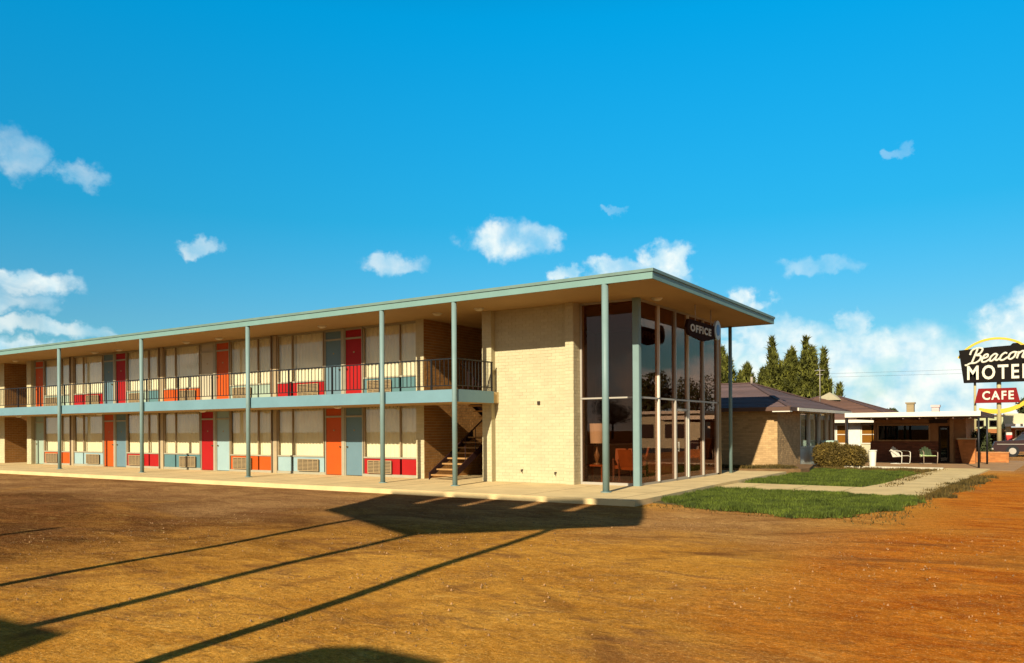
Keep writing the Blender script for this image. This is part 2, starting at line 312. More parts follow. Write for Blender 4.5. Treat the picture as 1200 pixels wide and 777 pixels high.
# ================================================================== SETTING: ground
def ground_mat():
    m = bpy.data.materials.new('dirt_lot'); m.use_nodes = True; t = m.node_tree; p = t.nodes['Principled BSDF']; p.inputs['Roughness'].default_value = .95; p.inputs['Specular IOR Level'].default_value = 0
    N = t.nodes.new; L = t.links.new
    g = N('ShaderNodeNewGeometry'); sp = N('ShaderNodeSeparateXYZ'); L(g.outputs['Position'], sp.inputs[0])
    def nz(scale, st, det=6, rough=.6, rot=0.0, dist=0.0):
        mp = N('ShaderNodeMapping'); mp.inputs['Scale'].default_value = st; mp.inputs['Rotation'].default_value = (0, 0, rot); L(g.outputs['Position'], mp.inputs[0])
        n = N('ShaderNodeTexNoise'); n.inputs['Scale'].default_value = scale; n.inputs['Detail'].default_value = det; n.inputs['Roughness'].default_value = rough; n.inputs['Distortion'].default_value = dist
        L(mp.outputs[0], n.inputs['Vector']); return n.outputs[0]
    def mr(v, a, b, c=0., d=1., sm=True):
        n = N('ShaderNodeMapRange'); n.interpolation_type = 'SMOOTHSTEP' if sm else 'LINEAR'; L(v, n.inputs[0])
        for i, q in enumerate((a, b, c, d)): n.inputs[i+1].default_value = q
        return n.outputs[0]
    def ma(op, a, b):
        n = N('ShaderNodeMath'); n.operation = op
        for i, q in enumerate((a, b)):
            if isinstance(q, (int, float)): n.inputs[i].default_value = q
            else: L(q, n.inputs[i])
        return n.outputs[0]
    def mix(f, a, b, bt='MIX'):
        n = N('ShaderNodeMix'); n.data_type = 'RGBA'; n.blend_type = bt
        if isinstance(f, (int, float)): n.inputs[0].default_value = f
        else: L(f, n.inputs[0])
        for i, q in ((6, a), (7, b)):
            if isinstance(q, tuple): n.inputs[i].default_value = (*q, 1)
            else: L(q, n.inputs[i])
        return n.outputs[2]
    big = nz(.16, (1,1,1), 5, .55, 0, .6)
    wob = ma('MULTIPLY', ma('SUBTRACT', big, .5), 9.0)
    xw = ma('ADD', sp.outputs[0], wob)
    streak = nz(.8, (.6, 1.15, 1), 10, .74, R(-28), .8)      # tyre-dragged streaks
    streak2 = nz(1.9, (.55, 1.3, 1), 10, .76, R(-50), .8)
    fine = nz(9, (1,1,1), 8, .75)
    ochre = mix(mr(streak, .25, .75), (.60, .235, .024), (.92, .44, .066))
    ochre = mix(mr(streak2, .50, .64, 0, .75), ochre, (.34, .15, .045))
    orange = mix(mr(streak2, .35, .65), (.50, .105, .006), (.84, .26, .020))
    dark = mix(mr(streak, .36, .70), (.085, .028, .008), (.30, .105, .025))
    c = mix(mr(xw, -4.2, -.6), ochre, orange)
    c = mix(mr(ma('ADD', xw, ma('MULTIPLY', ma('SUBTRACT', streak, .5), 8.)), -6.5, -13.5), c, dark)
    oil = mix(mr(streak2, .40, .68), (.065, .025, .012), (.22, .085, .03))           # oil-darkened strip where cars park against the walk
    yo = ma('ADD', sp.outputs[1], ma('MULTIPLY', ma('SUBTRACT', streak, .5), 7.))
    c = mix(ma('MULTIPLY', mr(yo, 7.5, 13.0, 0, .85), mr(xw, -8.5, -14)), c, oil)
    lane = mix(mr(streak, .35, .65), (.30, .14, .055), (.62, .34, .13))           # grey-brown wheel-worn lane in front of the lawn and cafe
    yl = ma('ADD', sp.outputs[1], wob)
    c = mix(ma('MULTIPLY', mr(yl, 9.5, 13.0), ma('MULTIPLY', mr(yl, 18, 15.5), mr(sp.outputs[0], -1.5, -4.5, 0, .75))), c, lane)
    c = mix(ma('MULTIPLY', mr(yl, 31, 36), .9), c, lane)
    blot = nz(.55, (.55,1.1,1), 8, .7, R(-33), .8)
    c = mix(mr(blot, .52, .68, 0, .5), c, (.30, .13, .05))
    mid = nz(3.2, (.5,1.25,1), 8, .7, R(-30), .4)
    c = mix(mr(mid, .54, .68, 0, .5), c, (.28, .12, .04)); c = mix(mr(mid, .44, .30, 0, .35), c, (1.0, .60, .16))
    patch = nz(.22, (.8,1.3,1), 6, .65, R(-20), 1.0)
    c = mix(mr(patch, .52, .66, 0, .35), c, (.62, .27, .04))
    c = mix(mr(fine, .30, .72, .0, .5), c, (.10, .04, .012))
    grit = nz(38, (1,1,1), 4, .8)
    c = mix(mr(grit, .52, .66, 0, .55), c, (.16, .07, .025)); c = mix(mr(grit, .46, .34, 0, .5), c, (1.0, .62, .20))
    sc_ = N('ShaderNodeVectorMath'); sc_.operation = 'SCALE'; sc_.inputs['Scale'].default_value = .82; L(c, sc_.inputs[0]); c = sc_.outputs[0]
    for (cx_, cy_, r_, w_) in ((-1.5,1.5,9.6,.16),(-1.5,1.5,11.2,.16),(3.0,-2.5,15.0,.18),(3.0,-2.5,16.6,.18),(-14,-3,12.8,.15),(-14,-3,14.4,.15),(6,4,12.1,.15),(6,4,13.6,.15)):
        dv = N('ShaderNodeVectorMath'); dv.operation = 'DISTANCE'; L(g.outputs['Position'], dv.inputs[0]); dv.inputs[1].default_value = (cx_, cy_, 0)
        rd = ma('ABSOLUTE', ma('SUBTRACT', ma('ADD', dv.outputs['Value'], ma('MULTIPLY', big, .8)), r_), 0)
        c = mix(ma('MULTIPLY', mr(rd, w_, w_*.4), mr(blot, .42, .6, 0, .5)), c, (.17, .065, .02))
    peb = N('ShaderNodeTexVoronoi'); peb.inputs['Scale'].default_value = 22; L(g.outputs['Position'], peb.inputs['Vector'])
    c = mix(mr(peb.outputs['Distance'], .16, .05, 0, .35), c, (.55, .38, .15))
    L(c, p.inputs['Base Color'])
    b = N('ShaderNodeBump'); b.inputs['Strength'].default_value = .8; b.inputs['Distance'].default_value = .06
    L(ma('ADD', ma('ADD', ma('MULTIPLY', grit, .35), ma('MULTIPLY', fine, 1.0)), ma('ADD', streak, streak2)), b.inputs['Height']); L(b.outputs[0], p.inputs['Normal'])
    return m
gm = ground_mat()
xs = list(np.concatenate([[-1500,-400,-150,-80], np.arange(-60, 12.1, 1.0), [20,40,90,200,500,1500]]))
ys = list(np.concatenate([[-600,-150,-50,-20], np.arange(-8, 62.1, 1.0), [75,100,160,300,800,3000]]))
G = MB(); nx = len(xs)
vs = []
for y in ys:
    for x in xs:
        z = 0.0
        if -59 < x < 11 and -7 < y < 14.8: z = .018*math.sin(x*.9+1.3*math.sin(y*.5)) * math.sin(y*.7+.5) - .012
        vs.append((x, y, z))
G.add(vs, [(j*nx+i, j*nx+i+1, (j+1)*nx+i+1, (j+1)*nx+i) for j in range(len(ys)-1) for i in range(nx-1)], True)
obj('ground', G, gm, kind='structure')
road_m = mat('asphalt', (.055, .05, .045), .9, .2, 1.5, .3)
obj('road', MB().box(4.5, 13.5, -120, 600, -.05, .006), road_m, kind='structure')
obj('road_marking', MB().box(8.9, 9.05, -120, 600, .0, .012), mat('road_yellow', (.6,.45,.08), .7), kind='structure')

# pavements
w = MB().prism([(-56,16.0),(-7.45,16.0),(-7.45,16.6),(-7.75,23.4),(-7.75,29.4),(-56,29.4)], -.06, .13)
walk = obj('walkway', w, slab_m, kind='structure')
# joints scored in the slab, as slim grooves of darker filler just above it
jm = mat('joint_filler', (.16,.10,.05), .95)
j = MB()
for k in range(21): j.box(-56+2.4*k, -56+2.4*k+.012, 16.0, 20.0, .1302, .1325)
for k in range(5): j.box(-9.3, -7.78, 18.2+2.3*k, 18.212+2.3*k, .1302, .1325)
obj('walkway_joint', j, jm, walk)
pa = MB().prism([(-7.74,21.7),(-4.6,21.45),(-2.55,21.2),(-2.45,21.9),(-2.3,26),(-2.0,31.5),(-1.8,36.5),(-3.3,36.5),(-3.75,31.2),(-3.95,26),(-4.2,23.75),(-7.74,24.0)], -.05, .05)
path = obj('path', pa, path_m, kind='structure')
pj = MB()
for k in range(3): pj.box(-6.9+1.25*k, -6.885+1.25*k, 21.7, 23.8, .0502, .0525)
for k in range(7): pj.box(-3.7, -2.5, 24.5+1.4*k, 24.515+1.4*k, .0502, .0525)
obj('path_joint', pj, jm, path)
obj('kerb', MB().bbox(-7.0, -3.35, 35.55, 35.8, -.05, .10, .02), mat('kerb_concrete', (.62,.56,.40), .85, .12), kind='structure')
forecourt = obj('forecourt', MB().prism([(-9.8,35.9),(-1.0,35.9),(-.6,47),(-9.8,47)], -.06, .012), mat('forecourt_concrete', (.42,.24,.10), .9, .2, 1.2), kind='structure')

# ================================================================== MOTEL BUILDING
motel = thing('motel_building', 'long two storey motel with aqua fascia, coloured doors and glass office corner', 'motel', (-9.3, 17.8, 0))
def P(name, mb, m, parent=motel, **kw):      # build in world coordinates, parent at the motel's base
    o = obj(name, mb, m, parent, **kw)
    if parent is motel: o.location = (9.3, -17.8, 0)
    return o
XW, XE, YF, YB, ZS, ZT = -53.0, -7.75, 17.70, 27.95, 5.28, 5.50
roof = P('roof', MB().box(XW, XE-.03, YF+.03, YB-.03, ZS+.02, ZT-.03), roofing_m)
P('soffit', MB().box(XW, XE-.04, YF+.04, YB-.04, ZS, ZS+.02), soffit_m, roof)
f = MB()
f.box(XW, XE, YF, YF+.03, ZS-.01, ZT-.06); f.box(XE-.03, XE, YF+.03, YB, ZS-.01, ZT-.06); f.box(XW, XE-.03, YB-.03, YB, ZS-.01, ZT-.06)
P('fascia', f, fascia_m, roof)
f = MB(); f.box(XW, XE+.03, YF-.03, YF+.04, ZT-.06, ZT+.015); f.box(XE-.04, XE+.03, YF+.04, YB+.03, ZT-.06, ZT+.015); f.box(XW, XE-.04, YB-.04, YB+.03, ZT-.06, ZT+.015)
P('roof_trim', f, trim_m, roof)
# balcony
YBAL, YW = 17.86, 20.05
XBE = -13.72                                         # east end of the balcony
BZ0, BZ1 = 2.49, 2.83
bal = P('balcony', MB().box(-53, -16.66, YBAL+.04, 20.02, BZ0+.02, BZ1).box(-16.66, XBE-.03, YBAL+.04, 19.98, BZ0+.02, BZ1), slab_m)
f = MB(); f.box(-53, XBE, YBAL, YBAL+.04, BZ0, BZ1+.012); f.box(XBE-.03, XBE+.01, YBAL+.04, 19.63, BZ0, BZ1+.012); f.box(-16.6, XBE-.03, 19.98, 20.02, BZ0, BZ1+.012)
P('balcony_band', f, band_m, bal)
P('balcony_soffit', MB().box(-53, XBE-.03, YBAL+.04, 19.98, BZ0, BZ0+.02), soffit_m, bal)
# posts
for i, (x, y) in enumerate([(-35.05,YBAL-.08),(-28.95,YBAL-.08),(-22.65,YBAL-.08),(-16.48,YBAL-.08),(-13.76,YBAL-.08),(-9.05,YBAL-.08),(-41.2,YBAL-.08),(-47.4,YBAL-.08)]):
    r = .085 if x > -12 else .072
    po = P('post', MB().cyl((x,y,.13),(x,y,ZS-.005), r, n=18), post_m)
    P('post_base', MB().cyl((x,y,.13),(x,y,.15), r+.05, n=18), post_m, po)
P('post', MB().cyl((-9.24,27.80,.13),(-9.24,27.80,ZS-.005), .062, n=14), post_m)
# end walls / core wall of the room wing (behind the window units)
def wall(x0,x1,y0,y1,z0,z1,m=mortar_m,name='wall'): return P(name, MB().box(x0,x1,y0,y1,z0,z1), m)
wall(-41.95,-16.9,20.9,21.0,.13,ZS,dark_m)            # dark backing behind the curtains
wall(-41.95,-16.9,20.20,20.9,2.47,2.82,dark_m,'floor_slab')
def brickwall(x0,x1,y0,y1,z0,z1,faces,seed,m=brick_m,mm=mortar_m,bw=.25,bh=.092):
    wl_ = wall(x0,x1,y0,y1,z0,z1,mm)
    k = 0
    for fc in faces:
        if fc=='S': b = bricks((x0,y0,z0),(1,0,0),x1-x0,z1-z0,(0,-1,0),bw,bh,seed=seed+k)
        if fc=='E': b = bricks((x1,y0,z0),(0,1,0),y1-y0,z1-z0,(1,0,0),bw,bh,seed=seed+k)
        if fc=='W': b = bricks((x0,y1,z0),(0,-1,0),y1-y0,z1-z0,(-1,0,0),bw,bh,seed=seed+k)
        if fc=='N': b = bricks((x1,y1,z0),(-1,0,0),x1-x0,z1-z0,(0,1,0),bw,bh,seed=seed+k)
        P('brickwork', b, shadebrick if (fc == 'E' and x1 < -15) else m, wl_, kind='stuff'); k += 1
    return wl_
brickwall(-17.00,-16.67,19.93,27.0,.13,ZS,'SE',10)    # end wall by the stairs
brickwall(-42.42,-42.00,19.93,27.0,.13,ZS,'S',20)
brickwall(-45.3,-44.75,19.93,27.0,.13,ZS,'SE',30)
wall(-53,-45.3,20.2,20.4,.13,ZS)
# office brick block
brickwall(-13.88,-11.32,19.95,20.4,.13,ZS,'S',40)
brickwall(-14.22,-13.88,19.75,20.4,.13,ZS,'SW',50)
brickwall(-11.32,-11.06,19.75,20.4,.13,ZS,'SE',60)
brickwall(-14.22,-13.98,20.4,26.6,.13,ZS,'W',70)
P('hose_tap', MB().cyl((-12.9,19.95,.5),(-12.9,19.85,.5),.02,n=8).cyl((-12.9,19.86,.5),(-12.9,19.86,.44),.015,n=8), dark_m)
P('hose_tap', MB().cyl((-11.75,19.95,.45),(-11.75,19.85,.45),.02,n=8).cyl((-11.75,19.86,.45),(-11.75,19.86,.39),.015,n=8), dark_m)
P('wall_socket', MB().box(-12.36,-12.28,19.90,19.94,2.42,2.52), dark_m)

# ---- room fronts
def curtain(x0, x1, z0, z1, y, seed):
    rr = random.Random(seed); n = max(10, int((x1-x0)/.028)); ph = rr.uniform(0,6); vs=[]; fs=[]
    for k in range(n+1):
        x = x0+(x1-x0)*k/n; d = .022*math.sin(x*2*math.pi/.17+ph+1.1*math.sin(x*3.1+ph))
        vs += [(x,y+d,z0),(x,y+d*.8,z1)]
    for k in range(n): fs.append((2*k,2*k+2,2*k+3,2*k+1))
    return MB().add(vs,fs,True)
def door(x0, x1, z0, col, hinge):
    dr = P('door', MB().box(x0,x1,YW+.03,YW+.07,z0+.02,z0+2.03), C[col], motel, label=col.replace('_',' ')+' door')
    P('transom', MB().box(x0,x1,YW+.03,YW+.07,z0+2.09,z0+2.35), C[col], dr)
    hx = x1-.07 if hinge == 'l' else x0+.07
    P('handle', MB().cyl((hx,YW+.03,z0+1.0),(hx,YW-.03,z0+1.0),.025,n=10), knob_m, dr)
    P('room_number_plate', MB().box((x0+x1)/2-.03,(x0+x1)/2+.03,YW+.02,YW+.03,z0+1.55,z0+1.60), knob_m, dr)
    f = MB(); f.box(x0-.045,x0-.003,YW-.0,YW+.1,z0,z0+2.42); f.box(x1+.003,x1+.045,YW,YW+.1,z0,z0+2.42); f.box(x0-.003,x1+.003,YW+.002,YW+.1,z0+2.03,z0+2.09); f.box(x0-.003,x1+.003,YW+.002,YW+.1,z0+2.35,z0+2.42)
    P('door_frame', f, frame_m, dr)
def room(c, s, z0, dcol, scol, seed, scol2=None):
    """s = +1: room to the right of the door pair centre c, -1: to the left (mirrored)"""
    X = lambda a: c + s*a
    def span(a, b): return (min(X(a),X(b)), max(X(a),X(b)))
    d0, d1 = span(.11, .88); door(d0, d1, z0, dcol, 'l' if s < 0 else 'r')
    zs, zt = z0+.64, z0+2.36
    u0, u1 = span(.97, 3.42)
    w_ = P('window', MB().box(u0,u1,YW+.015,YW+.09,zt,z0+2.42), frame_m)
    P('sill', MB().box(u0,u1,YW-.02,YW+.09,zs-.02,zs+.03), frame_m, w_)
    for a in (.97, 2.60, 3.385):
        q0, q1 = span(a, a+.045); P('mullion', MB().box(q0,q1,YW-.005,YW+.06,zs+.03,zt), dframe_m, w_)
    for k, (a, b) in enumerate(((1.015,2.60),(2.645,3.385))):
        q0, q1 = span(a, b)
        P('pane', MB().box(q0,q1,YW+.035,YW+.041,zs+.03,zt), glass_room, w_)
        P('curtain', curtain(q0-.10,q1+.10,zs-.02,zt+.05,YW+.14-.02*k,seed*7+k), curtain_m, w_)
    for k, (a, b, cn) in enumerate(((.97,2.60,scol),(2.66,3.43,scol2 or scol))):
        q0, q1 = span(a+.02, b-.01)
        sp_ = P('spandrel_panel', MB().box(q0,q1,YW+.01,YW+.05,z0+.09,zs-.025), C[cn], motel, label=cn.replace('_',' ')+' panel under the window')
        if k == 0:
            g0, g1 = span(1.22, 2.26)
            ac = P('air_conditioner', MB().box(g0,g1,YW-.06,YW+.01,z0+.14,z0+.53), grilled_m, sp_)
            gf = MB(); gf.box(g0-.02,g1+.02,YW-.075,YW-.05,z0+.52,z0+.555); gf.box(g0-.02,g1+.02,YW-.075,YW-.05,z0+.115,z0+.15)
            gf.box(g0-.02,g0+.015,YW-.075,YW-.05,z0+.15,z0+.52); gf.box(g1-.015,g1+.02,YW-.075,YW-.05,z0+.15,z0+.52)
            nsl = 7
            for q in range(nsl): gf.box(g0+.02,g1-.02,YW-.074,YW-.058,z0+.175+q*.048,z0+.20+q*.048)
            for q in range(1,4): gf.box(g0+(g1-g0)*q/4-.012,g0+(g1-g0)*q/4+.012,YW-.078,YW-.06,z0+.15,z0+.52)
            P('grille', gf, grille_m, ac)
    q0, q1 = span(.92, 3.46)
    P('base_rail', MB().box(q0,q1,YW-.01,YW+.10,z0,z0+.088), frame_m)
    P('header', MB().box(*span(.0,3.46),YW+.01,YW+.10,z0+2.422,(BZ0 if z0 < 1 else ZS)), frame_m)
def divider(x0, x1, z0):
    d = P('divider_panel', MB().box(x0+.11,x1,YW-.02,YW+.08,z0,z0+2.42), divid_m)
    P('divider_fin', MB().box(x0,x0+.05,YW-.05,YW+.08,z0,z0+2.42), mat('fin_brown',(.20,.13,.07),.7) if 'fin_brown' not in MATS else MATS['fin_brown'], d)
    P('divider_filler', MB().box(x0+.05,x0+.11,YW+.0,YW+.06,z0,z0+2.42), frame_m, d)
CT = [-20.42,-27.59,-34.76,-41.93]
LOW, UP = .13, 2.84
lower = {(-20.42,1):('slate','red',None),(-20.42,-1):('orange','pale_blue',None),(-27.59,1):('pale_blue','orange',None),(-27.59,-1):('red','teal',None),
         (-34.76,1):('slate','red',None),(-34.76,-1):('orange','pale_blue',None),(-41.93,1):('pale_green','orange',None)}
upper = {(-20.42,1):('red','teal',None),(-20.42,-1):('slate','red',None),(-27.59,1):('orange','pale_green',None),(-27.59,-1):('cream','orange',None),
         (-34.76,1):('red','pale_green','teal'),(-34.76,-1):('slate','red',None),(-41.93,1):('orange','pale_green',None)}
sd = 1
for z0, tb in ((LOW, lower),(UP, upper)):
    for (c, s), (dc, sc, s2) in tb.items():
        room(c, s, z0, dc, sc, sd, s2); sd += 1
    for c in CT[:3]: P('door_divider', MB().box(c-.062,c+.062,YW-.02,YW+.10,z0,z0+2.42), frame_m)
    for c in CT[:3]: divider(c-3.76, c-3.47, z0)
    P('pier_panel', MB().box(-17.0+.03,-16.95,YW,YW+.1,z0,z0+2.4), divid_m)

# ---- railings
rail = P('railing', MB().box(-53,-13.80,YBAL+.01,YBAL+.05,3.695,3.73).box(-53,-13.80,YBAL+.015,YBAL+.045,2.945,2.97), iron_m)
bm = MB().box(-.009,.009,-.009,.009,2.97,3.695).mesh('baluster'); bm.materials.append(iron_m)
x = -13.9; k = 0
while x > -44.9:
    if k % 13 == 5:
        P('rail_post', MB().box(x-.022,x+.022,YBAL+.005,YBAL+.052,2.84,3.72), iron_m, rail)
    else:
        b = bpy.data.objects.new('baluster', bm); COL.objects.link(b); b.parent = rail; b.location = (x, YBAL+.03, 0)
    x -= .155; k += 1
ret = P('railing', MB().box(-13.80,-13.76,YBAL+.01,19.66,3.695,3.73).box(-13.795,-13.765,YBAL+.05,19.66,2.945,2.97).box(-13.80,-13.76,19.60,19.64,2.84,3.695), iron_m)
for k in range(11):
    b = bpy.data.objects.new('baluster', bm); COL.objects.link(b); b.parent = ret; b.location = (-13.78, YBAL+.17+.155*k, 0)

# ---- stairs in the breezeway
st = P('staircase', MB().box(-16.3,-14.3,21.98,23.1,1.40,1.465), stairm)
for (x0, x1, y0, z0, dyy) in ((-16.25,-15.30,19.72,.13,1),(-15.22,-14.35,20.06,2.82,-1)):
    for k in range(8 if dyy > 0 else 7):
        yy = y0 + .28*k if dyy > 0 else y0 + .28*k
        zz = z0 + .167*(k+1) if dyy > 0 else z0 - .17*(k+1)
        P('tread', MB().box(x0+.02,x1-.02,yy,yy+.26,zz-.045,zz), tread_m, st)
    za, zb = (z0, z0+.167*8) if dyy > 0 else (z0-.05, z0-.17*8)
    for xx in (x0, x1):
        P('stringer', MB().extr([(xx,y0-.08,za-.0),(xx,y0+2.26,zb-.02),(xx,y0+2.26,zb+.20),(xx,y0-.08,za+.22)],(.03,0,0)), stairm, st)
        if dyy > 0 and xx == x0: continue
        hr = P('handrail', MB().bar((xx+.015,y0-.02,za+.98),(xx+.015,y0+2.24,zb+.98),.035,.035), stairm, st)
        for q in range(9 if xx == x0 else 5):
            yy = y0+.02+(.272 if xx == x0 else .55)*q; zq = za+(zb-za)*(yy-y0)/2.24
            P('baluster', MB().box(xx+.006,xx+.024,yy-.009,yy+.009,zq+.15,zq+.98), stairm, hr)
for xx in (-16.28,-14.40): P('landing_post', MB().box(xx,xx+.08,22.9,22.98,.13,1.4), stairm, st)
P('landing_rail', MB().box(-16.28,-14.32,23.04,23.08,2.36,2.40), stairm, st); P('landing_rail', MB().box(-16.28,-14.32,23.04,23.08,1.6,1.63), stairm, st)
P('shade_panel', MB().extr([(-15.26,21.2,.13),(-15.26,22.0,.13),(-15.26,22.0,1.38),(-15.26,21.2,1.95)],(.03,0,0)), stairm, st)  # dark panels added to stand for the shade under the upper flight
P('shade_panel', MB().box(-15.22,-14.3,21.2,21.23,.13,1.95), stairm, st)
P('back_wall', MB().box(-16.66,-14.22,26.8,27.0,.13,ZS), tanmortar)
P('back_wall', MB().box(-44.75,-42.42,26.8,27.0,.13,ZS), tanmortar)
# soffit lights
for (x, y, z) in [(-42.6,19.5,ZS),(-35.37,19.5,ZS),(-33.43,19.5,ZS),(-28.48,19.4,ZS),(-26.4,19.4,ZS),(-20.55,19.2,ZS),(-15.51,19.2,ZS),(-13.89,19.15,ZS),(-8.84,20.5,ZS),(-26.32,18.6,BZ0),(-33.4,18.6,BZ0),(-19.2,18.6,BZ0),(-40.4,18.6,BZ0)]:
    l_ = P('ceiling_light', MB().cyl((x,y,z),(x,y,z-.02),.15,n=18), white_m, roof if z > 5 else bal)
    P('lens', MB().lathe((x,y,z-.02),[(.13,0),(.12,-.03),(.07,-.055),(.001,-.06)],18), lens_m, l_)

# ---- glass office
XO = -9.28; YG = 20.15; YN = 26.48; ZM = 2.565
front = P('window_wall', MB().box(-11.045,-9.40,YG-.03,YG+.05,.13,.20).box(-11.045,-9.40,YG-.03,YG+.05,ZS-.06,ZS-.002).box(-11.045,-9.40,YG-.03,YG+.05,ZM-.022,ZM+.022), alum_m)
P('corner_post', MB().bbox(-9.40,-9.20,YG-.08,YG+.10,.13,ZS-.003,.02), post_m)
P('mullion', MB().box(-10.24,-10.19,YG-.035,YG+.055,.20,ZM-.03).box(-10.24,-10.19,YG-.035,YG+.055,ZM+.03,ZS-.06).box(-11.045,-10.99,YG-.035,YG+.055,.2,ZM-.03).box(-11.045,-10.99,YG-.035,YG+.055,ZM+.03,ZS-.06), alum_m, front)
for (a, b) in ((-10.99,-10.24),(-10.19,-9.40)):
    for (z0, z1) in ((.20,ZM-.03),(ZM+.03,ZS-.06)):
        P('pane', MB().box(a,b,YG,YG+.008,z0,z1), glass_lobby, front)
east = P('window_wall', MB().box(XO-.05,XO+.03,YG+.10,YN,.13,.19).box(XO-.05,XO+.03,YG+.10,YN,ZS-.06,ZS-.002).box(XO-.05,XO+.03,YG+.10,YN,ZM-.025,ZM+.025), alum_m)
MY = [21.53,22.77,23.80,25.13,YN]
for i, y in enumerate(MY):
    hw = .05 if i == 2 else .032
    P('mullion', MB().box(XO-.06,XO+.06,y-hw,y+hw,.19,ZM-.025).box(XO-.06,XO+.06,y-.03,y+.03,ZM+.025,ZS-.06), white_m if i in (0,2) else alum_m, east)
prev = YG+.10
for i, y in enumerate(MY):
    a, b = prev, y-.032
    for (z0, z1) in ((.19,ZM-.025),(ZM+.025,ZS-.06)):
        P('pane', MB().box(XO-.012,XO-.004,a,b,z0,z1), glass_lobby, east)
    prev = y+.032
od = P('door', MB().ringx(22.82,23.74,.15,2.3,XO,XO+.035,.07), alum_m, motel, label='glass office door in a white metal frame')
P('handle', MB().cyl((XO+.07,22.93,1.0),(XO+.07,22.93,1.3),.012,n=8).box(XO+.035,XO+.07,22.92,22.94,1.02,1.04).box(XO+.035,XO+.07,22.92,22.94,1.26,1.28), alum_m, od)
# lobby shell
P('floor', MB().box(-13.98,XO-.06,20.4,26.6,.131,.15).box(-11.06,XO-.06,20.21,20.4,.131,.15), carpet_m)
P('lobby_wall', MB().box(-13.97,-13.90,20.41,26.5,.15,ZS), wood_m)
P('lobby_wall', MB().box(-13.97,XO-.06,26.5,26.6,.15,ZS), wood_m)
P('lobby_wall', MB().box(-13.9,-11.1,20.41,20.46,.15,ZS), wood_m)
P('lobby_ceiling', MB().box(-13.9,XO-.07,20.47,26.49,ZS-.05,ZS-.002), mat('lobby_ceiling', (.22,.10,.05),.9))
P('lobby_wall', MB().box(-9.4,-9.3,26.5,27.0,.13,ZS), tanmortar)
P('end_wall', MB().box(-14.2,-9.3,26.62,26.75,.13,ZS), tanmortar)

# ================================================================== LOBBY FURNITURE
lamp = thing('table_lamp', 'table lamp with white drum shade on a small table behind the office glass', 'lamp', (-10.98,21.0,.66))
obj('lamp_shade', MB().lathe((0,0,0),[(.21,.62),(.26,1.20),(.255,1.20),(.205,.62)],24), shade_m, lamp)
obj('lamp_stem', MB().lathe((0,0,0),[(.001,0),(.11,.0),(.10,.03),(.03,.06),(.07,.18),(.09,.28),(.03,.42),(.012,.5),(.012,.9)],14), mat('lamp_base', (.25,.16,.08),.3), lamp)
def armchair(label, loc, rz):
    t = thing('armchair', label, 'chair', loc, rz, 'orange wooden armchairs in the office lobby')
    obj('seat', MB().bbox(-.27,.27,-.27,.27,.36,.46,.04), chairw_m, t)
    obj('backrest', MB().extr([(-.27,.22,.46),(.27,.22,.46),(.25,.34,.95),(-.25,.34,.95)],(0,.06,0)), chairw_m, t)
    for sx_ in (-1,1):
        obj('armrest', MB().box(sx_*.31-.03,sx_*.31+.03,-.28,.30,.62,.66), wood_m, t)
        for yy in (-.25,.27): obj('leg', MB().box(sx_*.31-.02,sx_*.31+.02,yy-.02,yy+.02,0,.62), wood_m, t)
    return t
armchair('orange wooden armchair beside the lamp table inside the office', (-10.55,21.9,.15), R(25))
armchair('orange armchair just behind the corner post inside the office', (-9.95,21.3,.15), R(160))
armchair('orange armchair at the back of the office near the door', (-11.2,24.3,.15), R(-70))
tb = thing('side_table', 'small orange wooden side table carrying the office lamp', 'table', (-10.98,21.0,.15))
obj('tabletop', MB().bbox(-.3,.3,-.25,.25,.46,.51,.02), chairw_m, tb)
for a in (-1,1):
    for b in (-1,1): obj('leg', MB().box(a*.26-.02,a*.26+.02,b*.2-.02,b*.2+.02,0,.46), chairw_m, tb)
ct = thing('reception_counter', 'long low cream fronted reception counter inside the glass office', 'counter', (-12.4,24.5,.15))
obj('counter_front', MB().box(-.25,.25,-1.5,1.5,0,1.0), mat('counter_front', (.45,.30,.16),.6), ct)
obj('counter_top', MB().bbox(-.32,.32,-1.56,1.56,1.0,1.05,.02), mat('counter_top', (.55,.48,.36),.4), ct)

# ================================================================== OFFICE SIGN
sg = thing('office_sign', 'dark hanging sign with cream OFFICE lettering under the roof edge', 'sign', (-8.4,22.9,4.7))
def S(name, mb, m, parent=sg, **kw):
    o = obj(name, mb, m, parent, **kw)
    if parent is sg: o.location = (8.4,-22.9,-4.7)
    return o
pl = [(21.45,4.55),(21.62,4.80),(23.85,4.80),(24.0,4.62),(23.85,4.43),(22.8,4.26),(21.62,4.36)]
S('sign_board', MB().extr([(-8.44,a,b) for a,b in pl],(.08,0,0)), mat('sign_brown', (.035,.013,.007),.85,spec=.05))
for yy in (22.2,23.5): S('hanger_rod', MB().cyl((-8.4,yy,4.79),(-8.4,yy,ZS-.01),.014,n=8), alum_m)
lm = mat('cream_letters', (.62,.52,.34),.5,.03)
for fc, yy in (('+X',-8.352),('-X',-8.448)):
    me = fit_text(text_mesh('OFFICE',.3,.008,.012), 21.70,23.38,4.46,4.68, yy, fc); o = link('lettering', me, lm, sg); o.location = (8.4,-22.9,-4.7)
bd = MB().extr([(-8.40+.05*0,23.94+.26*math.cos(a),4.70+.30*math.sin(a)) for a in np.linspace(0,2*math.pi,24,endpoint=False)],(.07,0,0))
em = S('round_emblem', bd, mat('emblem_pale_blue', (.50,.60,.58),.4,.05), sg)
S('emblem_centre', MB().extr([(-8.33,23.94+.15*math.cos(a),4.70+.17*math.sin(a)) for a in np.linspace(0,2*math.pi,18,endpoint=False)],(.01,0,0)), mat('emblem_blue', (.05,.20,.50),.4,.05), em)

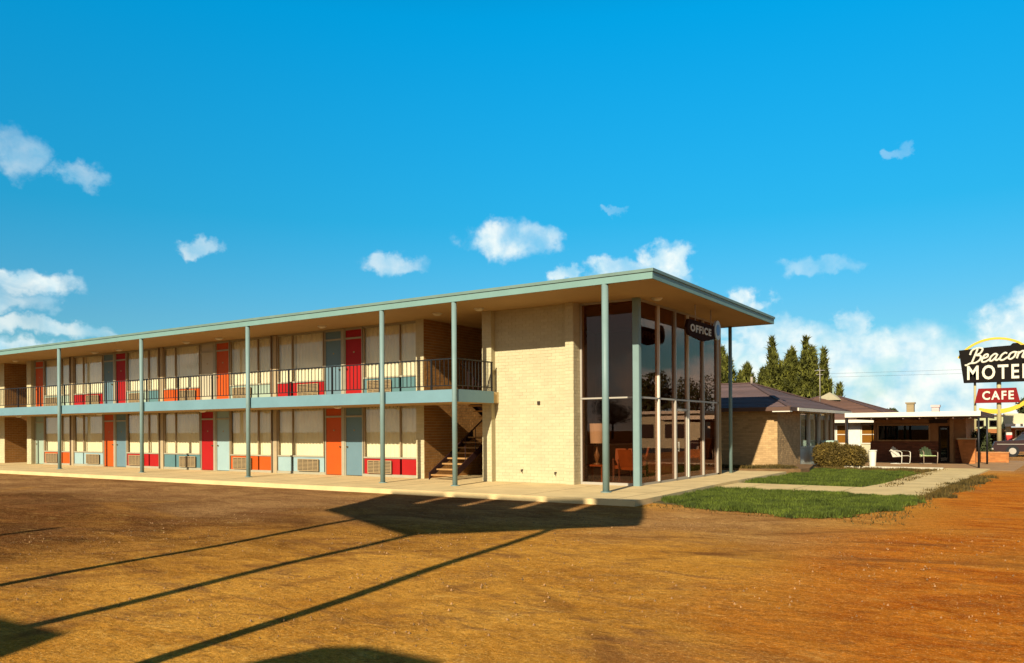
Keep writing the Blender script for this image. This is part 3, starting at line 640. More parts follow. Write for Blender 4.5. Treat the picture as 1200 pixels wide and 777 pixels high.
# ================================================================== ANNEX (low hip-roofed brick wing)
shingle_m = mat('roof_shingle', (.14,.085,.075),.9,.15,1.2,.4,20,island=.22)
ax = thing('brick_house', 'low tan brick wing with brown hipped roof right behind the glass office', 'house', (-8.5,31.0,0))
def A(name, mb, m, parent=ax, **kw):
    o = obj(name, mb, m, parent, **kw)
    if parent is ax: o.location = (8.5,-31.0,0)
    return o
aw = A('wall', MB().box(-17.3,-8.5,31.0,31.2,0,2.43).box(-8.7,-8.5,31.2,34.4,0,2.43).box(-8.7,-8.58,34.4,40.8,0,.86).box(-17.3,-8.5,40.8,41.0,0,2.43), tanmortar)
A('brickwork', bricks((-17.3,31.0,0),(1,0,0),8.8,2.43,(0,-1,0),.22,.075,seed=80), tanbrick, aw, kind='stuff')
A('brickwork', bricks((-8.5,31.0,0),(0,1,0),3.4,2.43,(1,0,0),.22,.075,seed=81), tanbrick, aw, kind='stuff')
def shingled_hip(x0,x1,y0,y1,ze,zr,par,adder,ridge_in=None,sh=.32,thick=.02,shm=None):
    """hip roof in overlapping shingle courses; ridge runs along X"""
    ym = (y0+y1)/2; run = ym-y0 if ridge_in is None else ridge_in
    xa, xb = x0+run, x1-run
    deck = MB().add([(x0,y0,ze),(x1,y0,ze),(x1,y1,ze),(x0,y1,ze),(xa,ym,zr),(xb,ym,zr)],[(0,1,5,4),(1,2,5),(2,3,4,5),(3,0,4),(0,3,2,1)])
    d = adder('roof', deck, shm or shingle_m, par)
    m = MB(); nrow = int((ym-y0)/sh)
    for r in range(nrow):
        t0, t1 = r/nrow, (r+1)/nrow
        def lerp(a,b,t): return a+(b-a)*t
        z0_, z1_ = lerp(ze,zr,t0)+thick, lerp(ze,zr,t1)+.004
        # south slope
        ya, yb_ = lerp(y0,ym,t0), lerp(y0,ym,t1); L0,R0 = lerp(x0,xa,t0), lerp(x1,xb,t0); L1,R1 = lerp(x0,xa,t1), lerp(x1,xb,t1)
        m.add([(L0,ya-.01,z0_-.018),(R0,ya-.01,z0_-.018),(R0,ya,z0_),(L0,ya,z0_),(R1,yb_,z1_),(L1,yb_,z1_)],[(0,1,2,3),(3,2,4,5)])
        # east slope
        Y0,Y1 = y0+(ym-y0)*t0, y1-(y1-ym)*t0; Y2,Y3 = y0+(ym-y0)*t1, y1-(y1-ym)*t1
        m.add([(R0+.01,Y0,z0_-.018),(R0+.01,Y1,z0_-.018),(R0,Y1,z0_),(R0,Y0,z0_),(R1,Y3,z1_),(R1,Y2,z1_)],[(0,1,2,3),(3,2,4,5)])
    adder('shingle_courses', m, shm or shingle_m, d, kind='stuff')
    hc = MB(); 
    for (p,q) in (((x1,y0,ze+.03),(xb,ym,zr+.03)),((x1,y1,ze+.03),(xb,ym,zr+.03)),((x0,y0,ze+.03),(xa,ym,zr+.03)),((xa,ym,zr+.03),(xb,ym,zr+.03))):
        hc.bar(p,q,.16,.05)
    adder('ridge_cap', hc, mat('ridge_cap', (.12,.07,.06),.9), d)
    return d
shingled_hip(-19.9,-7.9,30.4,41.5,2.47,3.70,ax,A,ridge_in=3.1,sh=.28)
f = MB(); f.box(-19.9,-7.87,30.36,30.4,2.34,2.49); f.box(-7.90,-7.86,30.4,41.5,2.34,2.49)
A('fascia', f, mat('fascia_brown', (.12,.06,.035),.7), ax)
A('gutter', MB().box(-8.5,-7.85,30.34,30.65,2.30,2.335), white_m, ax)
A('gutter', MB().box(-7.855,-7.81,31.45,41.55,2.35,2.47), white_m, ax)
A('soffit', MB().box(-17.3,-7.91,30.41,41.4,2.432,2.46), soffit_m, ax)
A('vent_pipe', MB().cyl((-10.9,35.7,3.6),(-10.9,35.7,3.99),.06,n=10), mat('galvanised', (.35,.28,.2),.6), ax)
annex_glass = glass('annex_glass',(.9,.9,.85),.8)
for (y0,y1) in [(34.65,36.1),(36.3,38.0),(38.2,39.55),(39.75,40.65)]:
    w_ = A('window', MB().ringx(y0-.07,y1+.07,.84,2.41,-8.64,-8.53,.07), white_m, ax)
    A('pane', MB().box(-8.60,-8.59,y0,y1,.91,2.34), annex_glass, w_)
    A('curtain', MB().box(-8.68,-8.66,y0,y0+(y1-y0)*.85,.91,2.34), curtain_m, w_)
A('wall_panel', MB().box(-8.57,-8.545,34.5,40.75,.05,.83), mat('panel_pale_blue', (.66,.70,.58),.6), ax)
A('porch_post', MB().cyl((-7.88,40.5,0),(-7.88,40.5,2.34),.05,n=10), dark_m, ax)
ck = thing('window_cooler', 'pale green box cooler under the windows of the brick wing', 'cooler', (-8.2,38.5,.12))
leg_m = mat('leg_grey',(.3,.3,.28),.6)
obj('cooler_box', MB().bbox(-.27,.27,-.52,.52,.55,1.0,.03), mat('cooler_green', (.45,.60,.48),.5), ck)
for a in (-.2,.2):
    for b in (-.44,.44): obj('leg', MB().box(a-.02,a+.02,b-.02,b+.02,-.12,.55), leg_m, ck)
obj('planting_bed', MB().prism([(-17,29.45),(-9.0,29.45),(-7.45,30.2),(-7.3,30.9),(-7.9,34.2),(-8.6,34.4),(-17,31.0)],-.03,.20), mat('bed_soil', (.20,.11,.04), .95, .3, 4, .6, 25), kind='structure')

# ================================================================== HOUSE BEHIND THE HEDGE
h2 = thing('white_house', 'cream house with brown hipped roof and white shutters behind the hedge', 'house', (-9,45.5,0))
def H(name, mb, m, parent=h2, **kw):
    o = obj(name, mb, m, parent, **kw)
    if parent is h2: o.location = (9,-45.5,0)
    return o
cream_w = mat('cream_wall', (.62,.54,.33),.8,.08)
H('wall', MB().box(-9.9,-6.4,47.7,47.9,0,2.05).box(-9.9,-6.4,57,57.2,0,2.05).box(-6.6,-6.4,47.9,57,0,2.05), cream_w)
H('fascia', MB().box(-10.2,-7.35,46.9,47.0,1.97,2.13), white_m)
for (x0,x1,nv) in ((-9.75,-9.25,0),(-8.45,-7.95,0),(-7.9,-7.45,0)):
    w_ = H('window', MB().ring(x0-.05,x1+.05,.8,1.88,47.64,47.70,.05), white_m)
    H('glazing_bar', MB().box(x0,x1,47.65,47.665,1.3,1.34), white_m, w_)
    H('pane', MB().box(x0,x1,47.67,47.68,.86,1.82), glass('house_glass',(.9,.8,.6),1.3), w_)
    H('blind', MB().box(x0,x1,47.685,47.695,.86,1.82), mat('blind_tan',(.42,.27,.10),.8), w_)
for (x0,x1) in ((-10.1,-9.83),(-9.18,-8.52)): H('shutter', MB().box(x0,x1,47.62,47.69,.7,1.95), mat('shutter_white',(.75,.72,.6),.6))
shingled_hip(-16,-6.3,47.0,57.0,2.12,3.62,h2,H,ridge_in=4.3,shm=mat('roof_shingle_brown',(.16,.08,.05),.9,.15,1.2,.4,20,island=.2))
H('roof_gablet', MB().add([(-12.0,52,3.42),(-10.2,50.6,3.36),(-10.9,51.2,3.86),(-10.2,53.4,3.36)],[(0,1,2),(1,3,2),(3,0,2)]), cream_w)
H('vent_pipe', MB().cyl((-10.9,52.2,3.4),(-10.9,52.2,4.2),.06,n=8).cyl((-10.9,52.2,4.2),(-10.9,52.2,4.25),.1,n=8), mat('vent_green',(.25,.32,.22),.6))
an = tag(obj('antenna_mast', MB().cyl((-11.3,50.5,3.0),(-11.3,50.5,5.3),.022,n=6).box(-11.6,-11.0,50.49,50.51,5.15,5.17).box(-11.5,-11.1,50.49,50.51,4.9,4.92), mat('galvanised_mast',(.45,.40,.34),.5)), 'thin television antenna mast rising above the cream house roof', 'antenna')
an2 = tag(obj('chimney', MB().bbox(-6.5,-6.12,49.8,50.2,2.0,3.08,.02).box(-6.55,-6.07,49.75,50.25,3.02,3.1), mat('chimney_tan',(.38,.28,.14),.9)), 'square tan brick chimney standing behind the porch roof', 'chimney')
an3 = tag(obj('roof_ventilator', MB().bbox(-5.24,-4.87,49.8,50.2,2.0,2.85,.02).box(-5.28,-4.83,49.76,50.24,2.80,2.93), mat('vent_pink',(.66,.50,.45),.7)), 'small pinkish white ventilator box behind the porch roof', 'ventilator')

# ================================================================== CAFE WITH PORCH
cf = thing('cafe_building', 'flat roofed brown brick building with white edged porch and dark window', 'building', (-5,43,0))
def K(name, mb, m, parent=cf, **kw):
    o = obj(name, mb, m, parent, **kw)
    if parent is cf: o.location = (5,-43,0)
    return o
rf = K('roof', MB().box(-7.38,-2.25,37.92,48.5,2.16,2.33), roofing_m)
K('fascia', MB().box(-7.42,-2.20,37.86,37.92,2.15,2.345), mat('fascia_white',(.90,.82,.62),.6,.05), rf)
K('fascia', MB().box(-2.25,-2.20,37.92,48.5,2.12,2.345), MATS['fascia_brown'], rf)
K('fascia', MB().box(-7.42,-7.38,37.92,48.5,2.12,2.345), MATS['fascia_white'], rf)
K('soffit', MB().box(-7.37,-2.26,37.93,43.0,2.13,2.155), MATS['fascia_brown'], rf)
for k in range(8): K('rafter', MB().box(-7.0+.63*k,-6.95+.63*k,37.95,43.0,2.05,2.128), MATS['fascia_brown'], rf)
for (x,y) in ((-7.34,37.98),(-2.28,37.98),(-2.2,42.1)): K('post', MB().cyl((x,y,0),(x,y,2.12),.042,n=12), iron_m)
cw = K('wall', MB().box(-7.1,-6.88,43.1,43.3,1.05,2.12).box(-7.1,-4.25,43.1,43.3,0,1.05).box(-4.65,-4.25,43.1,43.3,1.05,2.12).box(-6.88,-4.65,43.1,43.3,1.82,2.12).box(-3.78,-3.1,43.1,43.3,0,2.12).box(-4.25,-3.78,43.1,43.3,1.75,2.12).box(-7.1,-6.9,43.3,48.3,0,2.12).box(-3.3,-3.1,43.3,48.3,0,2.12).box(-7.1,-3.1,48.3,48.4,0,2.12), mat('wall_brown_wood',(.44,.21,.08),.8,.2,2))
K('brickwork', bricks((-7.25,43.08,0),(1,0,0),3.0,1.02,(0,-1,0),.22,.08,seed=91), brownbrick, cw, kind='stuff')
K('wall_base', MB().box(-7.25,-4.25,43.08,43.1,0,1.02), mat('dark_mortar',(.16,.075,.04),.9), cw)
K('brickwork', bricks((-3.55,43.08,0),(1,0,0),.45,1.1,(0,-1,0),.22,.08,seed=92), brownbrick, cw, kind='stuff')
wn_ = K('window', MB().ring(-6.93,-4.6,1.03,1.84,43.03,43.14,.055), mat('window_trim_tan',(.55,.30,.12),.7))
K('pane', MB().box(-6.88,-4.65,43.12,43.128,1.09,1.78), glass('cafe_glass',(.25,.2,.15),.5), wn_)
K('interior', MB().box(-6.85,-4.7,44.6,44.65,.9,1.9), dark_m, wn_)
dd = K('door', MB().ring(-4.22,-3.82,.05,1.72,43.1,43.16,.06), dark_m)
K('pane', MB().box(-4.16,-3.88,43.13,43.136,.11,1.66), glass('door_glass',(.2,.2,.18),.7), dd)
K('interior', MB().box(-4.3,-3.7,44.2,44.25,0,1.8), dark_m, dd)
K('door_post', MB().box(-3.76,-3.60,42.98,43.1,0,2.12), mat('post_tan',(.50,.27,.12),.8))
K('menu_board', MB().box(-4.62,-3.85,42.9,42.95,1.88,2.08), dark_m)
# brick planters
tp = thing('brick_planter', 'tall orange brick planter beside the porch corner', 'planter', (-3.1,42.4,0))
tpw = obj('planter_wall', MB().add([(-.10,0,0),(.42,0,0),(.42,.6,0),(-.10,.6,0),(-.30,-.0,1.12),(.42,0,1.12),(.42,.6,1.12),(-.30,.6,1.12)],[(0,3,2,1),(4,5,6,7),(0,1,5,4),(1,2,6,5),(2,3,7,6),(3,0,4,7)]), orangebrick, tp)
obj('coping', MB().bbox(-.34,.46,-.04,.64,1.12,1.18,.02), mat('coping_cream',(.6,.48,.28),.8), tp)
obj('brickwork', bricks((-.08,0,0),(1,0,0),.5,1.12,(0,-1,0),.22,.08,seed=95), orangebrick, tpw, kind='stuff')
lp = thing('brick_planter', 'long low orange brick planter at the foot of the motel sign', 'planter', (-2.3,44.6,0))
lpw = obj('planter_wall', MB().box(-.78,.86,-.25,.35,0,.46), orangebrick, lp)
obj('brickwork', bricks((-.78,-.25,0),(1,0,0),1.64,.46,(0,-1,0),.22,.08,seed=96), orangebrick, lpw, kind='stuff')
obj('coping', MB().bbox(-.81,.89,-.28,.38,.46,.50,.02), mat('coping_orange',(.55,.25,.09),.8), lp)

# ================================================================== CHAIRS AND BIN ON THE FORECOURT
def lawn_chair(label, loc, rz, col, fcol):
    t = thing('lawn_chair', label, 'chair', loc, rz, 'metal lawn chairs on the cafe porch')
    ps = [(-.26,-.26,.40),(.26,-.26,.40)]
    obj('seat', MB().extr([(-.25,-.24,.38),(.25,-.24,.38),(.25,.20,.33),(-.25,.20,.33)],(0,0,.025)), col, t)
    # shell back, fluted and rounded at the top
    for k in range(5):
        x0 = -.25+.1*k; h = .46 - .05*abs(k-2)**1.3
        obj('back_slat', MB().extr([(x0+.008,.20,.34),(x0+.092,.20,.34),(x0+.092,.20+.4*h,.34+h),(x0+.008,.20+.4*h,.34+h)],(0,.02,.0)), col, t)
    for sx_ in (-1,1):
        obj('arm_frame', MB().tube([(sx_*.29,.36,.60),(sx_*.30,.1,.61),(sx_*.30,-.18,.60),(sx_*.30,-.28,.54),(sx_*.30,-.28,.30),(sx_*.29,-.26,.05),(sx_*.29,-.2,.02),(sx_*.29,.30,.02)],.016,8), fcol, t)
        obj('seat_rail', MB().tube([(sx_*.29,-.28,.36),(sx_*.27,.2,.32),(sx_*.27,.30,.55)],.012,6), fcol, t)
    obj('cross_bar', MB().tube([(-.29,.30,.02),(.29,.30,.02)],.016,8), fcol, t)
    return t
lawn_chair('white slatted metal lawn chair tipped back under the long dark window', (-5.55,40.6,.012), R(62), white_m, white_m)
lawn_chair('green metal lawn chair with pale frame near the cafe door', (-4.45,40.9,.012), R(28), mat('chair_green',(.55,.70,.30),.5), mat('chair_frame_tan',(.40,.30,.2),.5))
bn = thing('trash_can', 'white tapered trash can beside the hedge', 'trash can', (-6.20,37.3,.012))
obj('bin_body', MB().lathe((0,0,0),[(.001,0),(.125,0),(.165,.66),(.175,.66),(.175,.70),(.15,.70),(.14,.5),(.001,.5)],20), mat('bin_white',(.95,.88,.66),.5,.04), bn)
obj('bin_rim', MB().lathe((0,0,0),[(.165,.66),(.185,.67),(.185,.72),(.16,.72)],20), white_m, bn)

# ================================================================== VEGETATION
def foliage_mat(name, c1, c2, isl=.35):
    m = mat(name, c1, .75, .1, 1.7, col2=c2, island=isl, spec=.2); return m
def leaf_mesh(P0, size, name, up=0.0, elong=1.0, rg=rng):
    """one quad leaf clump per point"""
    n = len(P0); nrm = rg.normal(size=(n,3)); nrm /= np.linalg.norm(nrm,axis=1)[:,None]
    a = rg.normal(size=(n,3)); a[:,2] += up; a -= (a*nrm).sum(1)[:,None]*nrm; a /= np.linalg.norm(a,axis=1)[:,None]
    b = np.cross(nrm,a); s = size*rg.uniform(.55,1.35,n)[:,None]
    v = np.stack([P0-b*s*.5, P0+a*s*elong*.55-b*s*.18, P0+a*s*elong, P0+b*s*.5],1).reshape(-1,3)
    me = bpy.data.meshes.new(name); me.vertices.add(4*n); me.vertices.foreach_set('co', v.ravel())
    me.loops.add(4*n); me.loops.foreach_set('vertex_index', np.arange(4*n)); me.polygons.add(n)
    me.polygons.foreach_set('loop_start', np.arange(n)*4); me.polygons.foreach_set('loop_total', np.full(n,4)); me.update(calc_edges=True); return me
bark_m = mat('bark', (.10,.06,.035),.95,.25,5,.5,stretch=(1,1,.2))
fol_a = foliage_mat('poplar_foliage', (.042,.050,.009), (.19,.185,.022), .5)
fol_b = foliage_mat('dark_foliage', (.035,.05,.016), (.09,.10,.03))
def spire_tree(loc, h, rad, seed, label, group, m, n=7000, nsp=9):
    rg = np.random.default_rng(seed)
    t = thing('evergreen_tree', label, 'tree', (loc[0],loc[1],0), 0, group)
    tr = MB(); tr.tube([(0,0,0),(.05,.02,h*.3),(0,.05,h*.62),(.02,0,h*.9)],[.17,.13,.07,.02],9)
    spires = [(0,0,h)]
    for k in range(nsp):
        a = 2*math.pi*k/nsp+rg.uniform(-.3,.3); r = rad*rg.uniform(.35,.95)
        spires.append((r*math.cos(a), r*math.sin(a), h*(1-.20*(r/rad))*rg.uniform(.66,1.03)))
    pts = []
    for (sx_,sy_,sh_) in spires:
        z0 = h*rg.uniform(.10,.2)
        tr.tube([(0,0,z0*.8),(sx_*.6,sy_*.6,z0+.3),(sx_*.95,sy_*.95,sh_*.55),(sx_,sy_,sh_*.93)],[.06,.05,.03,.01],6)
        m_ = n//len(spires); u = rg.uniform(0,1,m_)**.85; z = z0*.5+(sh_-z0*.5)*u
        prof = rad*.44*np.clip((1-u)**.55,0.02,1)*np.minimum(1,u*5+.35)
        # plumes: denser clumps at discrete heights and angles
        ph = rg.uniform(0,6.28,m_); clump = .85+.50*np.sin(z*5.5+ph*2+seed)*np.sin(ph*3+z*2.0)
        rr = prof*np.sqrt(rg.uniform(.15,1,m_))*clump
        cx = sx_*np.minimum(1,u*2.2+.3); cy = sy_*np.minimum(1,u*2.2+.3)
        pts.append(np.stack([cx+rr*np.cos(ph), cy+rr*np.sin(ph), z],1))
    pts = np.concatenate(pts)
    link('crown', leaf_mesh(pts, .115, 'crown', up=2.6, elong=3.2, rg=rg), m, t)
    obj('trunk', tr, bark_m, t)
    return t
gt = 'spiky evergreens behind the brick wing roof'
spire_tree((-19.4,56.5),7.5,2.5,1,'broad spiky evergreen close behind the office roof post',gt,fol_a,36000,20)
spire_tree((-15.8,56.5),7.9,2.2,2,'tall pointed evergreen, leftmost of the clump right of the office roof',gt,fol_a,28000,15)
spire_tree((-14.7,57.5),7.2,2.1,3,'shorter evergreen in the middle of the clump between two taller spires',gt,fol_a,28000,16)
spire_tree((-13.5,56.3),7.8,1.7,4,'tall twin tipped evergreen in the middle of the clump',gt,fol_a,22000,13)
spire_tree((-12.3,56.0),6.3,1.15,5,'slim low evergreen, rightmost of the clump, beside the antenna mast',gt,fol_a,9000,6)
def bushy(name, label, cat, loc, rx, ry, h, seed, m, n, size=.06, group=None, lumps=7):
    rg = np.random.default_rng(seed); t = thing(name, label, cat, (loc[0],loc[1],0), 0, group)
    P_ = []
    for k in range(lumps):
        c = np.array([rg.uniform(-.55,.55)*rx, rg.uniform(-.5,.5)*ry, h*rg.uniform(.42,.58)]); r = np.array([rx*rg.uniform(.42,.55),ry*rg.uniform(.45,.6),h*rg.uniform(.40,.47)])
        d = rg.normal(size=(n//lumps,3)); d /= np.linalg.norm(d,axis=1)[:,None]
        rr = rg.uniform(.62,1,n//lumps)**.5; q = c+d*r*rr[:,None]; q += .03*rg.normal(size=q.shape); P_.append(q[q[:,2]>.02])
    link('foliage', leaf_mesh(np.concatenate(P_), size, 'foliage', rg=rg), m, t)
    st_ = MB()
    for k in range(6): st_.tube([(rg.uniform(-.2,.2)*rx,rg.uniform(-.2,.2)*ry,0),(rg.uniform(-.6,.6)*rx,rg.uniform(-.5,.5)*ry,h*.7)],[.03,.012],5)
    obj('stem', st_, bark_m, t); return t
hedge_m = foliage_mat('hedge_foliage', (.07,.048,.008), (.23,.15,.025), .45)
bushy('hedge_bush','rounded brownish clipped bush nearest the brick wing windows','bush',(-7.68,35.75),.80,.72,1.10,21,hedge_m,17000,.055,'clipped bushes in front of the white house')
bushy('hedge_bush','rounded clipped bush next to the white trash can','bush',(-6.75,36.0),.68,.72,1.04,22,hedge_m,15000,.055,'clipped bushes in front of the white house')
# small green shrubs behind the planters and a dark tree above the service station
bushy('shrub','dark leafy shrub between the porch corner and the sign planter','shrub',(-2.75,46.5),.5,.4,1.7,23,fol_b,5000,.08)
def round_tree(loc,h,r,seed,label,m,n=7000,group=None,name='broadleaf_tree',zb=.35):
    rg = np.random.default_rng(seed); t = thing(name,label,'tree',(loc[0],loc[1],0),0,group); P_=[]; tr = MB(); tr.tube([(0,0,0),(.1,0,h*zb),(0,0,h*.7)],[.22,.17,.06],8)
    for k in range(12):
        a = rg.uniform(0,6.28); q = r*rg.uniform(.15,.7); c = np.array([q*math.cos(a),q*math.sin(a),h*rg.uniform(zb+.12,.82)]); rr = r*rg.uniform(.32,.5)
        tr.tube([(0,0,h*zb),(c[0]*.5,c[1]*.5,(h*zb+c[2])/2),tuple(c)],[.09,.06,.02],5)
        d = rg.normal(size=(n//12,3)); d/=np.linalg.norm(d,axis=1)[:,None]; P_.append(c+d*rr*(rg.uniform(.3,1,n//12)**.45)[:,None])
    link('crown', leaf_mesh(np.concatenate(P_),.22 if h<9 else .35,'crown',rg=rg),m,t); obj('trunk',tr,bark_m,t); return t
round_tree((-.2,84),4.6,1.9,31,'dark tree rising behind the service station',fol_b)
for i,(x,y,hh,lb) in enumerate([(-17.1,120,4.6,'small far dark treetop just left of the tan chimney')]):
    round_tree((x,y),hh,1.3,40+i,lb,fol_b,3000)

# grass
def in_poly(px, py, poly):
    c = np.zeros(len(px), bool); n = len(poly); j = n-1
    for i in range(n):
        xi,yi = poly[i]; xj,yj = poly[j]
        c ^= ((yi>py)!=(yj>py)) & (px < (xj-xi)*(py-yi)/(yj-yi+1e-12)+xi); j = i
    return c
def vnoise(x, y, sc, seed):
    g_ = np.random.default_rng(seed).uniform(-1,1,(128,128)); u = x*sc+500.3; v = y*sc+500.7
    i = np.floor(u).astype(int); j = np.floor(v).astype(int); fu = u-i; fv = v-j; fu = fu*fu*(3-2*fu); fv = fv*fv*(3-2*fv)
    G_ = lambda a,b: g_[a%128,b%128]
    return (G_(i,j)*(1-fu)+G_(i+1,j)*fu)*(1-fv)+(G_(i,j+1)*(1-fu)+G_(i+1,j+1)*fu)*fv
def grass(name, poly, n, hgt, z, m, seed, soft=.35, wid=.010, thin=None):
    rg = np.random.default_rng(seed); P_ = np.array(poly); lo, hi = P_.min(0)-soft, P_.max(0)+soft
    x = rg.uniform(lo[0],hi[0],n*2); y = rg.uniform(lo[1],hi[1],n*2)
    wx = x + soft*(1.1*vnoise(x,y,1.3,seed)+.7*vnoise(x,y,4.1,seed+1)+.5*rg.normal(size=len(x))*.6); wy = y + soft*(1.1*vnoise(x,y,1.2,seed+2)+.7*vnoise(x,y,4.3,seed+3)+.5*rg.normal(size=len(x))*.6)
    k = in_poly(wx,wy,poly)
    patch = .7*vnoise(x,y,1.0,seed+4)+.6*vnoise(x,y,3.2,seed+5)+.3*vnoise(x,y,9,seed+6); k &= rg.uniform(0,1,len(x)) < (.80+.45*patch if thin is None else thin+.6*patch)
    x, y, patch = x[k][:n], y[k][:n], patch[k][:n]; N_ = len(x); a = rg.uniform(0,6.28,N_); h_ = hgt*rg.uniform(.45,1.3,N_)*(1+.55*patch); w_ = wid*rg.uniform(.7,1.4,N_)
    lx = rg.normal(0,.35,N_)*h_; ly = rg.normal(0,.35,N_)*h_
    v = np.stack([np.stack([x-np.cos(a)*w_,y-np.sin(a)*w_,np.full(N_,z)],1), np.stack([x+np.cos(a)*w_,y+np.sin(a)*w_,np.full(N_,z)],1), np.stack([x+lx,y+ly,z+h_],1)],1).reshape(-1,3)
    me = bpy.data.meshes.new(name); me.vertices.add(3*N_); me.vertices.foreach_set('co',v.ravel()); me.loops.add(3*N_); me.loops.foreach_set('vertex_index',np.arange(3*N_)); me.polygons.add(N_)
    me.polygons.foreach_set('loop_start',np.arange(N_)*3); me.polygons.foreach_set('loop_total',np.full(N_,3)); me.update(calc_edges=True)
    return link(name, me, m, kind='stuff')
grass_m = foliage_mat('lawn_grass', (.030,.048,.004), (.13,.165,.014), .55)
dry_m = foliage_mat('dry_grass', (.055,.045,.010), (.17,.10,.016), .5)
soil_m = mat('lawn_soil', (.10,.075,.022), .95, .35, 4, .5, 25)
near_lawn = [(-7.3,16.9),(-6.3,16.4),(-5.0,16.1),(-3.9,15.5),(-3.1,15.9),(-2.7,17.4),(-2.35,19.2),(-2.4,20.9),(-2.75,21.2),(-4.9,21.4),(-7.65,21.6)]
far_lawn = [(-7.6,24.2),(-4.35,23.9),(-4.1,26),(-3.95,29.5),(-3.8,32.3),(-5.2,33.4),(-8.1,33.6),(-7.75,29.6)]
def soil(poly, z): return obj('lawn_soil', MB().prism(poly,-.03,z), soil_m, kind='structure')
soil([(-7.44,16.95),(-6.3,16.7),(-5.0,16.5),(-3.9,16.1),(-3.2,16.4),(-2.9,17.6),(-2.6,19.2),(-2.65,20.7),(-2.85,21.18),(-4.9,21.38),(-7.70,21.6)], .022)
soil([(-7.7,24.02),(-4.3,23.8),(-4.1,26),(-3.95,29.5),(-3.8,32.2),(-5.2,33.2),(-9.5,33.4),(-9.5,29.45),(-7.7,29.45)], .022)
grass('grass', near_lawn, 80000, .075, .015, grass_m, 5, .18, .012)
grass('grass', far_lawn, 60000, .075, .015, grass_m, 6, .2, .014, .62)
grass('dry_grass', [(-7.4,15.9),(-2.2,15.0),(-1.9,21.5),(-2.7,21.1),(-3.0,16.6),(-7.3,17.0)], 2500, .05, .0, dry_m, 7, .2, .012, .45)
grass('dry_grass', [(-2.45,19.8),(-1.95,23),(-1.6,28),(-1.5,31),(-1.95,31.5),(-2.2,28),(-2.45,23.5)], 11000, .09, .0, dry_m, 8, .25, .014, .7)
grass('dry_grass', [(-14,29.6),(-9.1,29.6),(-7.7,30.3),(-7.6,30.9),(-14,30.9)], 9000, .10, .19, dry_m, 9, .12, .016, .6)
grass('dry_grass', [(-8.2,33.3),(-3.6,33.2),(-3.6,35.4),(-8.2,35.4)], 14000, .08, .0, dry_m, 19, .2, .016, .5)
grass('dry_grass', [(-3.9,24),(-3.5,24),(-3.2,35),(-3.9,35)], 1500, .06, .04, dry_m, 12, .1, .012, .4)
# pebbles scattered over the dirt lot
pb = MB(); rr = random.Random(3)
for k in range(2600):
    x, y = rr.uniform(-14,3), rr.uniform(4,15.6)
    s_ = rr.choice((.004,.005,.006,.008,.012)); z = 0
    v = [(x-s_,y-s_,z-.012),(x+s_,y-s_*.8,z-.012),(x+s_*.8,y+s_,z-.012),(x-s_,y+s_,z-.012),(x+rr.uniform(-.3,.3)*s_,y,z+s_*.8)]
    pb.add(v,[(0,1,4),(1,2,4),(2,3,4),(3,0,4)])
obj('pebbles', pb, mat('pebble', (.30,.16,.06),.9,.3,9,island=.5), kind='stuff')

# ================================================================== ROADSIDE MOTEL SIGN
sn = thing('motel_sign', 'tall black BEACON MOTEL sign with yellow swoosh and red CAFE panel', 'sign', (-2.99,57.85,0))
sn.scale = (1.3,1.3,1.3)
def T(name, mb, m, parent=sn, **kw):
    o = obj(name, mb, m, parent, **kw)
    if parent is sn: o.location = (2.3,-44.5,-.39)
    return o
blk = mat('sign_black', (.014,.011,.009),.85,.1,spec=.05); redp = mat('sign_red', (.24,.010,.010),.7,.05,spec=.1); yel = mat('sign_yellow', (.80,.50,.02),.45,.05); cre = mat('sign_letters', (.80,.74,.55),.5,.03)
polem = mat('sign_pole', (.50,.42,.20),.5,.08)
T('pole', MB().cyl((-2.82,44.6,.3),(-2.82,44.6,5.3),.055,n=12), polem)
T('pole', MB().cyl((-1.83,44.6,.3),(-1.83,44.6,5.3),.10,n=14), polem)
T('pole', MB().cyl((-.72,44.6,0),(-.72,44.6,5.3),.055,n=14), polem)
pts = [(-3.47,5.40),(-2.0,5.50),(-1.35,5.52),(-1.25,5.62),(-1.05,5.62),(-.95,5.52),(-.30,5.50),(-.46,3.81),(-3.27,3.82)]
pn = T('sign_panel', MB().extr([(x,44.30,z) for x,z in reversed(pts)],(0,.22,0)), blk)
def lt(s,x0,x1,z0,z1,y,m,par,bold=.03,shear=0,face='-Y'):
    me = fit_text(text_mesh(s,1,.02,bold,shear),x0,x1,z0,z1,y,face); o = link('lettering', me, m, par); return o
lt('MOTEL',-3.12,-.56,3.95,4.64,44.285,cre,pn,.022)
# script lettering: strokes drawn as tubes, slanted
def script(strokes, x0, z0, sc, sh, r, y, par):
    m = MB()
    for st_ in strokes:
        pts_ = []
        q = [Vector((a,b,0)) for a,b in st_]
        for i in range(len(q)-1):
            p0 = q[max(i-1,0)]; p1 = q[i]; p2 = q[i+1]; p3 = q[min(i+2,len(q)-1)]
            for t_ in np.linspace(0,1,5,endpoint=False):
                pts_.append(.5*((2*p1)+(-p0+p2)*t_+(2*p0-5*p1+4*p2-p3)*t_*t_+(-p0+3*p1-3*p2+p3)*t_**3))
        pts_.append(q[-1])
        m.tube([(x0+(p.x+sh*p.y)*sc, y, z0+p.y*sc+p.x*sc*.07) for p in pts_], r, 6)
    return T('lettering', m, cre, par)
B_ = [[(.30,.05),(.33,.5),(.36,1.0)],[(.02,.62),(.05,.92),(.36,1.05),(.66,.95),(.62,.66),(.38,.54),(.68,.48),(.74,.22),(.52,.02),(.22,.02),(.02,-.10),(-.06,-.02)]]
e_ = [[(.86,.26),(1.12,.34),(1.10,.52),(.94,.50),(.86,.26),(.92,.04),(1.14,.04),(1.30,.18)]]
